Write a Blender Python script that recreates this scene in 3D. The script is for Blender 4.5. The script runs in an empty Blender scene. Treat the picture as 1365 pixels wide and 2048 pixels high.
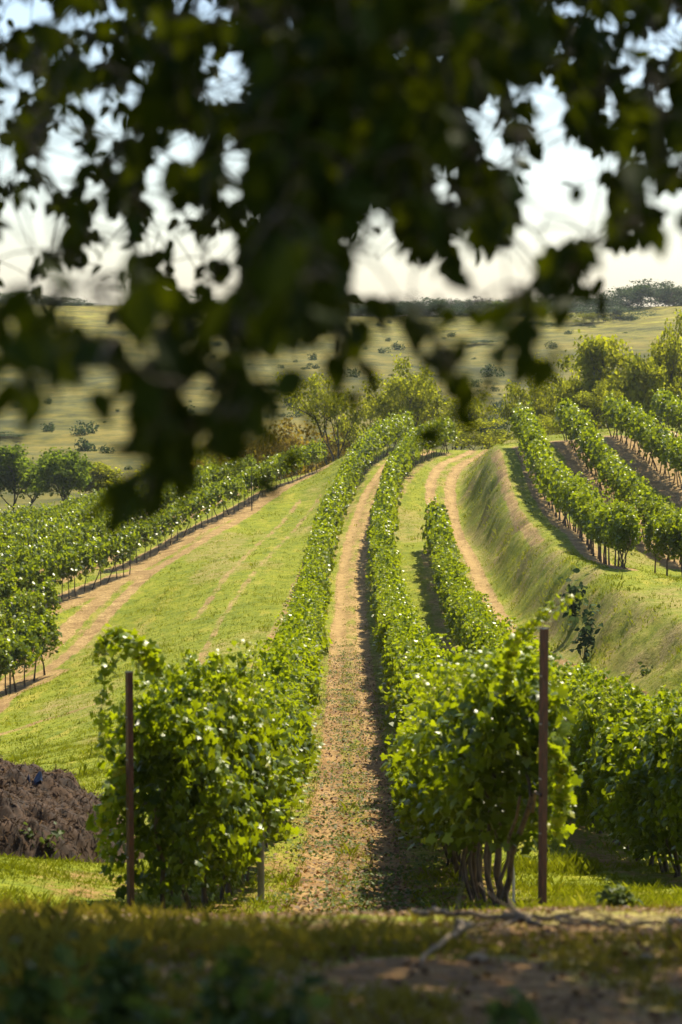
import bpy, math, random
import numpy as np
R = math.radians
C = bpy.context.scene.collection
scn = bpy.context.scene

# ------------------------------------------------------------------ camera, world, sun, exposure
F = 4836.0; PW, PH = 1365.0, 2048.0; PITCH = math.atan(374.0/F)
cd = bpy.data.cameras.new('camera'); cam = bpy.data.objects.new('camera', cd); C.objects.link(cam)
cd.sensor_fit = 'VERTICAL'; cd.sensor_height = 36.0; cd.sensor_width = 24.0; cd.lens = 36.0*F/PH
cd.clip_start = 0.05; cd.clip_end = 5000
cam.location = (0, 0, 0); cam.rotation_euler = (R(90)-PITCH, 0, 0)
cd.dof.use_dof = True; cd.dof.focus_distance = 52.0; cd.dof.aperture_fstop = 3.6; cd.dof.aperture_blades = 0
scn.camera = cam
SUN_AZ, SUN_EL = R(29), R(53)          # azimuth from +Y towards +X
w = bpy.data.worlds.new('World'); scn.world = w; w.use_nodes = True
nt = w.node_tree; nt.nodes.clear()
sky = nt.nodes.new('ShaderNodeTexSky'); sky.sky_type = 'NISHITA'; sky.sun_disc = False
sky.sun_elevation = SUN_EL; sky.sun_rotation = SUN_AZ; sky.air_density = 1.0; sky.dust_density = 1.0; sky.ozone_density = 1.0
bg = nt.nodes.new('ShaderNodeBackground'); bg.inputs[1].default_value = 0.078
out = nt.nodes.new('ShaderNodeOutputWorld')
wb = nt.nodes.new('ShaderNodeMix'); wb.data_type = 'RGBA'; wb.blend_type = 'MULTIPLY'; wb.inputs[0].default_value = 1.0; wb.inputs[7].default_value = (0.96, 1.0, 1.07, 1)
nt.links.new(sky.outputs[0], wb.inputs[6]); nt.links.new(wb.outputs[2], bg.inputs[0]); nt.links.new(bg.outputs[0], out.inputs[0])
sd = bpy.data.lights.new('sun', 'SUN'); sd.energy = 5.0; sd.angle = R(0.53); sd.color = (1.0, 0.91, 0.66)
sun = bpy.data.objects.new('sun', sd); C.objects.link(sun)
sun.rotation_euler = (R(90)-SUN_EL, 0, -SUN_AZ + math.pi)
# a sun lamp shines along its -Z: point it from the sun's place to the origin
from mathutils import Vector, Matrix
S = Vector((math.sin(SUN_AZ)*math.cos(SUN_EL), math.cos(SUN_AZ)*math.cos(SUN_EL), math.sin(SUN_EL)))
sun.rotation_euler = S.to_track_quat('Z', 'Y').to_euler(); sun.location = (30, 30, 60)
scn.view_settings.view_transform = 'Standard'; scn.view_settings.look = 'None'
scn.view_settings.exposure = 1.1; scn.view_settings.gamma = 1.0
scn.render.engine = 'CYCLES'
scn.cycles.max_bounces = 7; scn.cycles.diffuse_bounces = 3; scn.cycles.glossy_bounces = 2
scn.cycles.transmission_bounces = 4; scn.cycles.transparent_max_bounces = 6; scn.cycles.volume_bounces = 0
scn.cycles.use_denoising = True

rng = np.random.default_rng(7)
random.seed(7)

# ------------------------------------------------------------------ projection helpers
cp, sp = math.cos(PITCH), math.sin(PITCH)
def ray(px, py):
    a = (px-PW/2)/F; b = -(py-PH/2)/F
    return np.array([a, cp + b*sp, -sp + b*cp])
def at(px, py, Y):
    d = ray(px, py); return d*(Y/d[1])
def proj(P):
    X, Y, Z = P[..., 0], P[..., 1], P[..., 2]
    dep = Y*cp - Z*sp; up = Y*sp + Z*cp
    return PW/2 + F*X/dep, PH/2 - F*up/dep

# ------------------------------------------------------------------ noise
def _h(ix, iy, s):
    n = (ix.astype(np.int64)*374761393 + iy.astype(np.int64)*668265263 + s*1274126177) & 0xffffffff
    n = ((n ^ (n >> 13))*1274126177) & 0xffffffff
    return ((n ^ (n >> 16)) & 0xffff)/65535.0
def vn(x, y, s=0):
    x = np.asarray(x, float); y = np.asarray(y, float)
    ix = np.floor(x); iy = np.floor(y); fx = x-ix; fy = y-iy
    fx = fx*fx*(3-2*fx); fy = fy*fy*(3-2*fy)
    a = _h(ix, iy, s); b = _h(ix+1, iy, s); c = _h(ix, iy+1, s); d = _h(ix+1, iy+1, s)
    return (a*(1-fx)+b*fx)*(1-fy) + (c*(1-fx)+d*fx)*fy
def fbm(x, y, s=0, o=4):
    v = 0; a = 0.5; t = 0
    for k in range(o):
        v = v + a*vn(x*2**k, y*2**k, s+k*17); t += a; a *= 0.5
    return v/t
def ss(a, b, x):
    t = np.clip((x-a)/(b-a), 0, 1); return t*t*(3-2*t)

# ------------------------------------------------------------------ terrain height
class TPS:
    def __init__(s, pts, lam=0.02, ys=0.35):
        P = np.array(pts, float); s.ys = ys; s.c = P[:, :2]*[1, ys]; n = len(P)
        K = s._k(s.c) + lam*np.eye(n); A = np.zeros((n+3, n+3)); Q = np.c_[np.ones(n), s.c]
        A[:n, :n] = K; A[:n, n:] = Q; A[n:, :n] = Q.T
        s.w = np.linalg.solve(A, np.r_[P[:, 2], 0, 0, 0])
    def _k(s, q):
        d2 = ((q[:, None, :]-s.c[None])**2).sum(-1)
        return 0.5*d2*np.log(d2+1e-9)
    def __call__(s, X, Y):
        sh = np.shape(X); q = np.c_[np.ravel(X), np.ravel(Y)*s.ys]; o = np.empty(len(q))
        for i in range(0, len(q), 60000):
            k = q[i:i+60000]; o[i:i+60000] = s._k(k)@s.w[:-3] + s.w[-3] + k@s.w[-2:]
        return o.reshape(sh)
base_pts = []
for Y, py in ((12, 1838), (16, 1846), (19.5, 1838), (24, 1792), (29, 1725), (36, 1600), (43, 1520), (50, 1450), (62, 1372), (76, 1298), (90, 1218), (104, 1150), (120, 1062), (132, 1000), (141, 955), (150, 925), (160, 906)):
    base_pts.append(at(700, py, Y))
base_pts += [at(*a) for a in ((265, 1842, 19.5), (1085, 1815, 17.3), (1310, 1735, 29.5), (1005, 1430, 57), (935, 1310, 76), (870, 1100, 110),
    (1250, 1372, 60), (1100, 1312, 70), (1045, 1240, 84), (980, 1170, 98), (930, 1080, 118), (905, 1005, 132), (890, 950, 142), (930, 912, 156),
    (0, 1392, 85), (150, 1270, 97), (300, 1132, 117), (420, 1062, 128), (540, 985, 145), (640, 942, 158), (20, 1392, 82), (110, 1250, 98), (275, 1147, 113),
    (450, 1150, 105), (400, 1300, 80), (600, 1250, 84), (200, 1352, 82), (100, 1450, 70), (50, 1500, 60), (560, 1060, 128), (640, 1000, 140),
    (100, 1705, 27), (100, 1810, 20), (20, 1720, 25), (200, 1620, 38), (1300, 1800, 20), (1365, 1815, 17), (1250, 1600, 40))]
base_pts += [(-4, 8, -2.05), (0, 8, -2.1), (5, 8, -2.0), (-4, 5, -1.72), (0, 5, -1.68), (6, 5, -1.6), (0, 0, -1.6), (-8, 0, -1.7), (10, 0, -1.5),
    (-10, 12, -3.0), (12, 12, -2.8), (-12, 40, -8.3), (10, 35, -7.4), (-20, 70, -12.0), (-16, 120, -12.4), (-16, 150, -12.8), (-26, 130, -13.2), (-26, 160, -13.4), (-10, 160, -11.5),
    (13, 60, -8.6), (13, 100, -10.5), (13, 150, -8.2), (26, 100, -9), (26, 150, -8), (26, 20, -4.5), (-26, 20, -5.5), (-26, 90, -13)]
T_base = TPS(base_pts)
terr_pts = [at(*a) for a in ((1250, 1135, 77), (1160, 1070, 94), (1080, 980, 115), (1045, 895, 130), (1072, 1075, 94), (1200, 1190, 68), (1300, 1235, 62),
    (1365, 1270, 58), (1010, 1000, 111), (990, 905, 127), (1345, 1165, 83), (1365, 1110, 96), (1120, 882, 132), (1215, 870, 138), (1310, 860, 140))]
terr_pts += [(9.5, 150, -7.6), (13, 150, -7.2), (15.3, 108, -7.8), (18.5, 131, -6.5), (9.6, 50, -7.0), (12, 60, -7.1), (20, 70, -6.2), (10.5, 68, -7.5), (20, 110, -6.6), (26, 140, -6.4), (16, 95, -8.0), (9.6, 160, -7.6)]
T_terr = TPS(terr_pts, lam=0.05)
bank_Y = np.array([0, 40, 50, 60, 70, 84, 98, 118, 132, 142, 150, 160, 175])
bank_b = np.array([12, 9.5, 8.0, 6.9, 6.25, 6.05, 6.0, 6.05, 6.3, 6.7, 7.9, 9.9, 14.0])
bank_t = np.array([15, 11.8, 10.2, 8.9, 8.15, 8.1, 8.15, 8.25, 8.6, 9.2, 10.1, 11.8, 15.5])
hp_Y = np.array([0, 150, 185, 205, 235, 300, 400, 522, 560, 700, 3000])
hp_Z = np.array([-14.5, -14.5, -15.0, -15.3, -14.0, -9.9, -4.2, 0.0, -1.5, -12, -60])
def ridge(X):
    return np.interp(X, [-300, -74, -30, 12, 45, 74, 300], [4.6, 4.3, 3.9, 2.0, 2.7, 4.5, 9.0])
def H(X, Y, detail=True):
    X = np.asarray(X, float); Y = np.asarray(Y, float)
    Xc = np.clip(X, -26, 26); Yc = np.clip(Y, -5, 164)
    b = T_base(Xc, Yc)
    m = X > 4
    if np.any(m):
        t = np.where(m, 0.0, 0.0); t = np.array(b)
        tv = T_terr(Xc[m] if np.ndim(Xc) else Xc, Yc[m] if np.ndim(Yc) else Yc)
        if np.ndim(t): t[m] = tv
        else: t = tv
        wob = 0.35*(fbm(X*0.8, Y*0.35, 5)-0.5)
        k = ss(0, 1, (X+wob-np.interp(Y, bank_Y, bank_b))/(np.interp(Y, bank_Y, bank_t)-np.interp(Y, bank_Y, bank_b)))
        k = k*ss(38, 60, Y)
        b = b*(1-k) + t*k
        if detail:
            bk = np.clip(4*k*(1-k), 0, 1); b = b + bk*0.62*(fbm(X*1.1, Y*0.6, 9, 5)-0.5)*1.6
    hz = np.interp(Y, hp_Y, hp_Z) + ridge(X)*ss(250, 522, Y) + ss(-10, -80, X)*0.5
    hz = hz + 1.6*(fbm(X*0.02, Y*0.02, 31, 3)-0.5)*ss(220, 300, Y)*ss(525, 440, Y)
    if detail:
        q = 1.15; u = (hz + 0.9*fbm(X*0.03, Y*0.03, 3, 3) + 0.25*fbm(X*.15, Y*.15, 4, 2))/q; fl = np.floor(u)
        st = q*(fl + ss(0.25, 0.8, u-fl)) - q*u
        hz = hz + 0.75*st*ss(225, 260, Y)*ss(560, 500, Y)
        hz = hz + 0.25*(fbm(X*0.35, Y*0.35, 8, 3)-0.5)*ss(180, 230, Y)
        b = b + 0.05*(fbm(X*0.9, Y*0.9, 11, 4)-0.5)*2
    k = ss(159, 192, Y + 4*(fbm(X*0.05, Y*0.0+0.5, 41, 2)-0.5))
    return b*(1-k) + hz*k
def h1(x, y): return float(H(np.array([x]), np.array([y]))[0])
def hit(px, py, y0=5.0, y1=540.0):
    d = ray(px, py); Y = np.geomspace(y0, y1, 3000); P = d[None]*(Y/d[1])[:, None]
    g = P[:, 2] - H(P[:, 0], P[:, 1], False); i = np.argmax(g < 0)
    return P[i]

# ------------------------------------------------------------------ mesh + object helpers
def mesh_np(name, V, faces, var=None, attrs=None, smooth=False):
    """faces: list of (n,k) int arrays"""
    me = bpy.data.meshes.new(name); V = np.asarray(V, np.float32)
    me.vertices.add(len(V)); me.vertices.foreach_set('co', V.ravel())
    L = np.concatenate([f.ravel() for f in faces]); tot = np.concatenate([np.full(len(f), f.shape[1]) for f in faces])
    st = np.r_[0, np.cumsum(tot)[:-1]]
    me.loops.add(len(L)); me.loops.foreach_set('vertex_index', L.astype(np.int32))
    me.polygons.add(len(tot)); me.polygons.foreach_set('loop_start', st.astype(np.int32)); me.polygons.foreach_set('loop_total', tot.astype(np.int32))
    if smooth: me.polygons.foreach_set('use_smooth', np.ones(len(tot), bool))
    me.update(calc_edges=True)
    at_ = dict(attrs or {})
    if var is not None: at_['var'] = var
    for k, v in at_.items():
        a = me.attributes.new(k, 'FLOAT', 'POINT'); a.data.foreach_set('value', np.asarray(v, np.float32))
    return me
def obj(name, me, mat, parent=None):
    o = bpy.data.objects.new(name, me)
    if mat is not None and not me.materials: me.materials.append(mat)
    C.objects.link(o)
    if parent is not None: o.parent = parent
    return o
def tag(o, label=None, cat=None, group=None, kind=None):
    if label: o['label'] = label
    if cat: o['category'] = cat
    if group: o['group'] = group
    if kind: o['kind'] = kind
    return o
def empty(name, loc, rz=0, sc=1):
    o = bpy.data.objects.new(name, None); C.objects.link(o); o.location = loc; o.rotation_euler = (0, 0, rz); o.scale = (sc,)*3 if np.isscalar(sc) else sc
    o.empty_display_size = 0.2
    return o

def frames(n, rs, nrm=None, jit=0.6, droop=0.5):
    """n frames: columns (side, tip, normal). nrm: preferred normals"""
    if nrm is None: nrm = rs.normal(size=(n, 3))
    N = nrm/np.linalg.norm(nrm, axis=1, keepdims=True) + jit*rs.normal(size=(n, 3)); N /= np.linalg.norm(N, axis=1, keepdims=True)
    T = rs.normal(size=(n, 3)) + np.array([0, 0, -droop*2.0]); T -= (T*N).sum(1, keepdims=True)*N; T /= np.linalg.norm(T, axis=1, keepdims=True)
    Sd = np.cross(T, N); return Sd, T, N
def leaves(P, Fr, size, tpl, var):
    """instantiates the leaf template at points; returns V, faces, var per vertex"""
    TV, TF = tpl; Sd, T, N = Fr; n = len(P); k = len(TV); size = np.broadcast_to(size, (n,))
    V = (P[:, None] + size[:, None, None]*(Sd[:, None]*TV[None, :, 0:1] + T[:, None]*TV[None, :, 1:2] + N[:, None]*TV[None, :, 2:3])).reshape(-1, 3)
    Fc = []
    for f in TF:
        f = np.asarray(f); Fc.append((np.arange(n)[:, None, None]*k + f[None]).reshape(-1, f.shape[1]))
    return V, Fc, np.repeat(var, k)
# grape leaf: five lobes round the stalk, slightly cupped
def grape_tpl():
    r = [(0, -0.10), (0.22, -0.32), (0.42, -0.20), (0.36, 0.02), (0.55, 0.20), (0.28, 0.32), (0.20, 0.50), (0.0, 0.72)]
    pts = r + [(-x, y) for x, y in r[-2:0:-1]]
    V = [(0, 0.05, 0.05)] + [(x, y, -0.16*(x*x+y*y)) for x, y in pts]; n = len(pts)
    return np.array(V), [np.array([(0, 1+i, 1+(i+1) % n) for i in range(n)])]
def mid_tpl():
    V = [(0, -0.25, 0), (0.5, -0.1, -0.08), (0.34, 0.38, -0.04), (0, 0.65, -0.12), (-0.34, 0.38, -0.04), (-0.5, -0.1, -0.08)]
    return np.array(V), [np.array([(0, 1, 2, 3), (0, 3, 4, 5)])]
def quad_tpl():
    return np.array([(0, -0.35, 0), (0.45, 0.1, -0.1), (0, 0.6, 0), (-0.45, 0.1, -0.1)]), [np.array([(0, 1, 2), (0, 2, 3)])]
def ovate_tpl():
    V = [(0, 0, 0), (0.26, 0.2, 0.06), (0.34, 0.48, 0.07), (0.2, 0.8, 0.03), (0, 1.08, -0.1), (-0.2, 0.8, 0.03), (-0.34, 0.48, 0.07), (-0.26, 0.2, 0.06), (0, 0.5, -0.03)]
    return np.array(V), [np.array([(8, i, (i+1) % 8) for i in range(8)])]
GL, ML, QL, OL = grape_tpl(), mid_tpl(), quad_tpl(), ovate_tpl()

def tubes(paths, sides=6):
    """paths: list of (points (n,3), radii (n,)). returns V, F"""
    Vs, Fs, off = [], [], 0
    ang = np.arange(sides)*2*math.pi/sides
    for P, r in paths:
        P = np.asarray(P, float); r = np.broadcast_to(r, (len(P),)); n = len(P)
        T = np.gradient(P, axis=0); T /= np.linalg.norm(T, axis=1, keepdims=True)+1e-9
        ref = np.array([0.3, 1, 0.1]) if abs(T[0, 1]) < 0.8 else np.array([1., 0, 0.2])
        A = np.cross(T, ref); A /= np.linalg.norm(A, axis=1, keepdims=True)+1e-9; B = np.cross(T, A)
        ring = P[:, None] + r[:, None, None]*(np.cos(ang)[None, :, None]*A[:, None] + np.sin(ang)[None, :, None]*B[:, None])
        Vs.append(ring.reshape(-1, 3))
        i = np.arange(n-1)[:, None]*sides; j = np.arange(sides)[None]; j2 = (j+1) % sides
        Fs.append(np.stack([i+j, i+j2, i+sides+j2, i+sides+j], -1).reshape(-1, 4)+off)
        off += n*sides
    return np.concatenate(Vs), [np.concatenate(Fs)]

# ------------------------------------------------------------------ materials
def newmat(name):
    m = bpy.data.materials.new(name); m.use_nodes = True; t = m.node_tree; t.nodes.clear()
    return m, t, t.nodes, t.links
def leaf_mat(name, c0, c1, tr, tfac=0.38, rough=0.36, spec=0.5, c2=None):
    m, t, n, l = newmat(name)
    a = n.new('ShaderNodeAttribute'); a.attribute_name = 'var'
    oi = n.new('ShaderNodeObjectInfo')
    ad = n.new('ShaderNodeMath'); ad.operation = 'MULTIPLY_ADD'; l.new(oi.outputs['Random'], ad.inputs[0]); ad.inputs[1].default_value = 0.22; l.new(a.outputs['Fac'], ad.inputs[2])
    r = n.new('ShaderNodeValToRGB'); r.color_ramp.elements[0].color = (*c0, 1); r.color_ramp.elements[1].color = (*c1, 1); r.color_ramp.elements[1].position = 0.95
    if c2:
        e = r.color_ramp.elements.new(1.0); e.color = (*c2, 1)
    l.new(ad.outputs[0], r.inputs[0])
    p = n.new('ShaderNodeBsdfPrincipled'); l.new(r.outputs[0], p.inputs['Base Color']); p.inputs['Roughness'].default_value = rough
    p.inputs['Specular IOR Level'].default_value = spec
    tl = n.new('ShaderNodeBsdfTranslucent')
    mx = n.new('ShaderNodeMix'); mx.data_type = 'RGBA'; mx.blend_type = 'MULTIPLY'; mx.inputs[0].default_value = 1
    sc_ = n.new('ShaderNodeMix'); sc_.data_type = 'RGBA'; l.new(a.outputs['Fac'], sc_.inputs[0]); sc_.inputs[6].default_value = (tr[0]*0.28, tr[1]*0.33, tr[2]*0.5, 1); sc_.inputs[7].default_value = (*tr, 1)
    l.new(sc_.outputs[2], tl.inputs[0])
    ms = n.new('ShaderNodeMixShader'); ms.inputs[0].default_value = tfac; l.new(p.outputs[0], ms.inputs[1]); l.new(tl.outputs[0], ms.inputs[2])
    o = n.new('ShaderNodeOutputMaterial'); l.new(ms.outputs[0], o.inputs[0])
    return m
def bark_mat(name, c0, c1, scale=18, rough=0.85):
    m, t, n, l = newmat(name)
    tc = n.new('ShaderNodeTexCoord'); mp = n.new('ShaderNodeMapping'); mp.inputs['Scale'].default_value = (1, 1, 0.25); l.new(tc.outputs['Object'], mp.inputs[0])
    nz = n.new('ShaderNodeTexNoise'); nz.inputs['Scale'].default_value = scale; nz.inputs['Detail'].default_value = 5; l.new(mp.outputs[0], nz.inputs[0])
    r = n.new('ShaderNodeValToRGB'); r.color_ramp.elements[0].position = 0.35; r.color_ramp.elements[1].position = 0.68
    r.color_ramp.elements[0].color = (*c0, 1); r.color_ramp.elements[1].color = (*c1, 1); l.new(nz.outputs[0], r.inputs[0])
    p = n.new('ShaderNodeBsdfPrincipled'); p.inputs['Roughness'].default_value = rough; l.new(r.outputs[0], p.inputs['Base Color'])
    b = n.new('ShaderNodeBump'); b.inputs['Strength'].default_value = 0.6; b.inputs['Distance'].default_value = 0.01; l.new(nz.outputs[0], b.inputs['Height']); l.new(b.outputs[0], p.inputs['Normal'])
    o = n.new('ShaderNodeOutputMaterial'); l.new(p.outputs[0], o.inputs[0])
    return m
M = {}
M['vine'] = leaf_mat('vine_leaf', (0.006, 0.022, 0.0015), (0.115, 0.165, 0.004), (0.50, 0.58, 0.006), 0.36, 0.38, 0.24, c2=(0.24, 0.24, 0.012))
M['vine_stuff'] = M['vine']
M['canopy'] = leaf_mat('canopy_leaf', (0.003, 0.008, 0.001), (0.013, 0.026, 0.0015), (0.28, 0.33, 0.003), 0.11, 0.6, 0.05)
M['tree_dark'] = leaf_mat('dark_crown_leaf', (0.022, 0.042, 0.004), (0.075, 0.11, 0.006), (0.34, 0.44, 0.02), 0.42, 0.8, 0.05)
M['tree_olive'] = leaf_mat('olive_crown_leaf', (0.07, 0.09, 0.006), (0.22, 0.22, 0.010), (0.60, 0.60, 0.02), 0.46, 0.8, 0.05)
M['tree_rust'] = leaf_mat('autumn_crown_leaf', (0.07, 0.085, 0.012), (0.24, 0.14, 0.02), (0.5, 0.36, 0.02), 0.38, 0.8, 0.05)
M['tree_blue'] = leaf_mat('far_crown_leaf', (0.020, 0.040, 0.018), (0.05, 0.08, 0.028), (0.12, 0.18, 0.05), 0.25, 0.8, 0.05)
M['tree_brown'] = leaf_mat('dry_crown_leaf', (0.035, 0.028, 0.018), (0.07, 0.045, 0.025), (0.12, 0.08, 0.04), 0.2, 0.6)
M['weed'] = leaf_mat('weed_leaf', (0.022, 0.04, 0.008), (0.07, 0.10, 0.015), (0.22, 0.28, 0.03), 0.3, 0.6, 0.2)
M['grass'] = leaf_mat('grass_blade', (0.05, 0.082, 0.003), (0.21, 0.215, 0.008), (0.42, 0.44, 0.012), 0.33, 0.7, 0.08, c2=(0.34, 0.24, 0.07))
M['dry_grass'] = leaf_mat('dry_grass_blade', (0.035, 0.045, 0.003), (0.15, 0.115, 0.022), (0.30, 0.25, 0.02), 0.28, 0.8, 0.05)
M['litter'] = leaf_mat('dead_leaf', (0.07, 0.03, 0.010), (0.23, 0.125, 0.045), (0.2, 0.08, 0.02), 0.15, 0.7, 0.3)
M['straw'] = leaf_mat('straw', (0.018, 0.008, 0.003), (0.12, 0.062, 0.024), (0.2, 0.12, 0.05), 0.06, 0.7, 0.08, c2=(0.36,0.25,0.13))
M['vbark'] = bark_mat('vine_bark', (0.035, 0.022, 0.014), (0.13, 0.09, 0.06), 30)
M['bark'] = bark_mat('tree_bark', (0.03, 0.022, 0.016), (0.10, 0.08, 0.06), 12)
M['deadwood'] = bark_mat('dead_wood', (0.07, 0.045, 0.022), (0.26, 0.18, 0.10), 25)
M['rust'] = bark_mat('rusty_steel', (0.022, 0.006, 0.005), (0.085, 0.022, 0.014), 40, 0.6)
M['stake'] = bark_mat('pale_stake', (0.5, 0.48, 0.42), (0.7, 0.68, 0.62), 20, 0.5)
M['greypost'] = bark_mat('grey_post', (0.16, 0.15, 0.14), (0.3, 0.29, 0.27), 20, 0.8)
M['stone'] = bark_mat('stone', (0.12, 0.085, 0.05), (0.28, 0.21, 0.13), 8, 0.9)
M['plastic'] = bark_mat('blue_plastic', (0.03, 0.06, 0.14), (0.10, 0.16, 0.28), 9, 0.4)

# ------------------------------------------------------------------ tracks (centre lines on the ground, from the nearest to the farthest point)
def line(pts, n=200):
    P = np.array(pts, float); Y = np.linspace(P[0, 1], P[-1, 1], n)
    s = np.r_[0, np.cumsum(np.linalg.norm(np.diff(P[:, :2], axis=0), axis=1))]; q = np.linspace(0, s[-1], n)
    L = np.c_[np.interp(q, s, P[:, 0]), np.interp(q, s, P[:, 1])]
    k = np.ones(9)/9
    for c in (0, 1):
        e = np.r_[np.full(4, L[0, c]), L[:, c], np.full(4, L[-1, c])]; L[:, c] = np.convolve(e, k, 'valid')
    L[0] = P[0, :2]; L[-1] = P[-1, :2]
    return L
def pl(*a): return line([hit(x, y) for x, y in a])
def dist(X, Y, L):
    """distance of points to the polyline, measured mostly across (segments)"""
    o = np.full(X.shape, 1e9); S_ = L[::4]
    if not np.array_equal(S_[-1], L[-1]): S_ = np.vstack([S_, L[-1]])
    x0, x1, y0, y1 = L[:, 0].min()-4, L[:, 0].max()+4, L[:, 1].min()-4, L[:, 1].max()+4
    m = (X > x0) & (X < x1) & (Y > y0) & (Y < y1); x = X[m]; y = Y[m]; d = np.full(x.shape, 1e9)
    for (ax, ay), (bx, by) in zip(S_[:-1], S_[1:]):
        vx, vy = bx-ax, by-ay; t = np.clip(((x-ax)*vx+(y-ay)*vy)/(vx*vx+vy*vy+1e-9), 0, 1)
        d = np.minimum(d, (x-ax-t*vx)**2+(y-ay-t*vy)**2)
    o[m] = np.sqrt(d); return o

ROW_L1 = line([(-1.50, 20.3), (-1.22, 21.6), (-1.05, 24), (-1.0, 30), (-1.0, 50), (-1.02, 76), (-0.87, 104), (-0.45, 118), (0.35, 132), (1.7, 143), (3.2, 152), (4.4, 160)])
ROW_R1 = line([(1.32, 18.4), (1.22, 20.0), (1.25, 22.5), (1.38, 30), (1.5, 50), (1.58, 76), (1.75, 104), (2.1, 118), (2.9, 132), (4.2, 143), (5.6, 151), (7.1, 158)])
ROW_R2 = line([(4.6, 20), (3.95, 26), (3.8, 30), (3.6, 44), (3.62, 58), (3.85, 76), (4.05, 92), (4.35, 111)])
ROW_T1 = line([(9.0, 76), (9.3, 94), (9.5, 115), (9.75, 131)])
ROW_T2 = line([(13.0, 90), (12.6, 100), (12.3, 116), (12.25, 132)])
ROW_T2B = line([(12.0, 76), (10.75, 82)])
ROW_T3 = line([(16.2, 100), (15.5, 115), (15.2, 136)])
ROW_T4 = line([(19.5, 118), (18.6, 130), (18.3, 139)])
ROW_A = line([(-15.5, 71), (-12.6, 79.5), (-10.9, 88.5)])
ROW_A2 = line([(-17.0, 79), (-14.0, 88), (-11.75, 96.5)])
ROW_B = line([(-17.5, 87), (-14.6, 96), (-12.4, 103), (-9.85, 113.5)])
ROW_C = line([(-10.6, 117), (-8.3, 127), (-5.3, 141), (-1.3, 160)])
BACK = []
for k in range(5):
    o_ = 2.5*(k+1)
    BACK.append(line([(-13.8-1.25*o_, 96+1.1*o_), (-11.0-o_, 113+1.3*o_), (-9.2-o_, 127+0.8*o_), (-6.3-o_, 141+0.3*o_), (-3.6-0.9*o_, 156)]))

G_TRACK = [  # (polyline, half width, strength)
    (line([(0.16, 12), (0.14, 22), (0.18, 30), (0.26, 50), (0.30, 76), (0.45, 104), (0.85, 118), (1.65, 132), (3.0, 143), (5.6, 158)]), 0.68, 0.60),
]
def off(L, d):
    T = np.gradient(L, axis=0); T /= np.linalg.norm(T, axis=1, keepdims=True)+1e-9
    return L + d*np.c_[T[:, 1], -T[:, 0]]
c0 = G_TRACK[0][0]
G_TRACK += [(off(c0, -0.42), 0.17, 1.0), (off(c0, 0.36), 0.17, 0.95)]
tr2 = line([(8.4, 45), (6.5, 57), (5.65, 66), (5.2, 74), (5.15, 86), (5.2, 98), (5.25, 118), (5.35, 128), (5.65, 138), (6.6, 147), (8.6, 157), (10.0, 164)])
G_TRACK += [(off(tr2, -0.55), 0.24, 0.98), (off(tr2, 0.55), 0.27, 1.0), (tr2, 0.85, 0.48)]
road = pl((-60, 1440), (20, 1372), (100, 1320), (150, 1272), (220, 1200), (300, 1135), (400, 1074), (500, 1012), (560, 975), (630, 944))
G_TRACK += [(off(road, -0.45), 0.30, 1.0), (off(road, 0.6), 0.25, 0.9), (road, 1.0, 0.50)]
for pts, hw, st in (
    (((700, 962), (660, 1030), (620, 1110), (585, 1190), (545, 1280), (490, 1370)), 0.22, 0.66),
    (((600, 1000), (520, 1085), (455, 1150), (390, 1240)), 0.18, 0.56),
    (((640, 990), (560, 1090), (490, 1170), (440, 1240), (400, 1330)), 0.18, 0.55),
    (((-40, 1480), (90, 1440), (200, 1405)), 0.25, 0.6),
    (((990, 905), (1010, 960), (1035, 1030), (1080, 1090)), 0.25, 0.66)):
    G_TRACK.append((pl(*pts), hw, st))
for Rw, o1, hw, st in ((ROW_T1, -0.05, 0.45, 0.8), (ROW_T2, 0.0, 0.8, 0.85), (ROW_T3, 0, 0.9, 0.85), (ROW_T4, 0, 0.9, 0.8), (ROW_T2B, 0, 0.7, 0.7), (ROW_C, 0, 0.9, 0.75), (ROW_B, 0, 1.1, 0.8), (ROW_A, 0, 0.9, 0.7), (ROW_A2, 0, 0.9, 0.7),
                       (ROW_R2, -0.2, 0.5, 0.55), (ROW_L1, 0, 0.5, 0.5), (ROW_R1, 0, 0.5, 0.55)):
    G_TRACK.append((off(Rw, o1), hw, st))
for Bk in BACK: G_TRACK.append((Bk, 1.2, 0.75))
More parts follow.
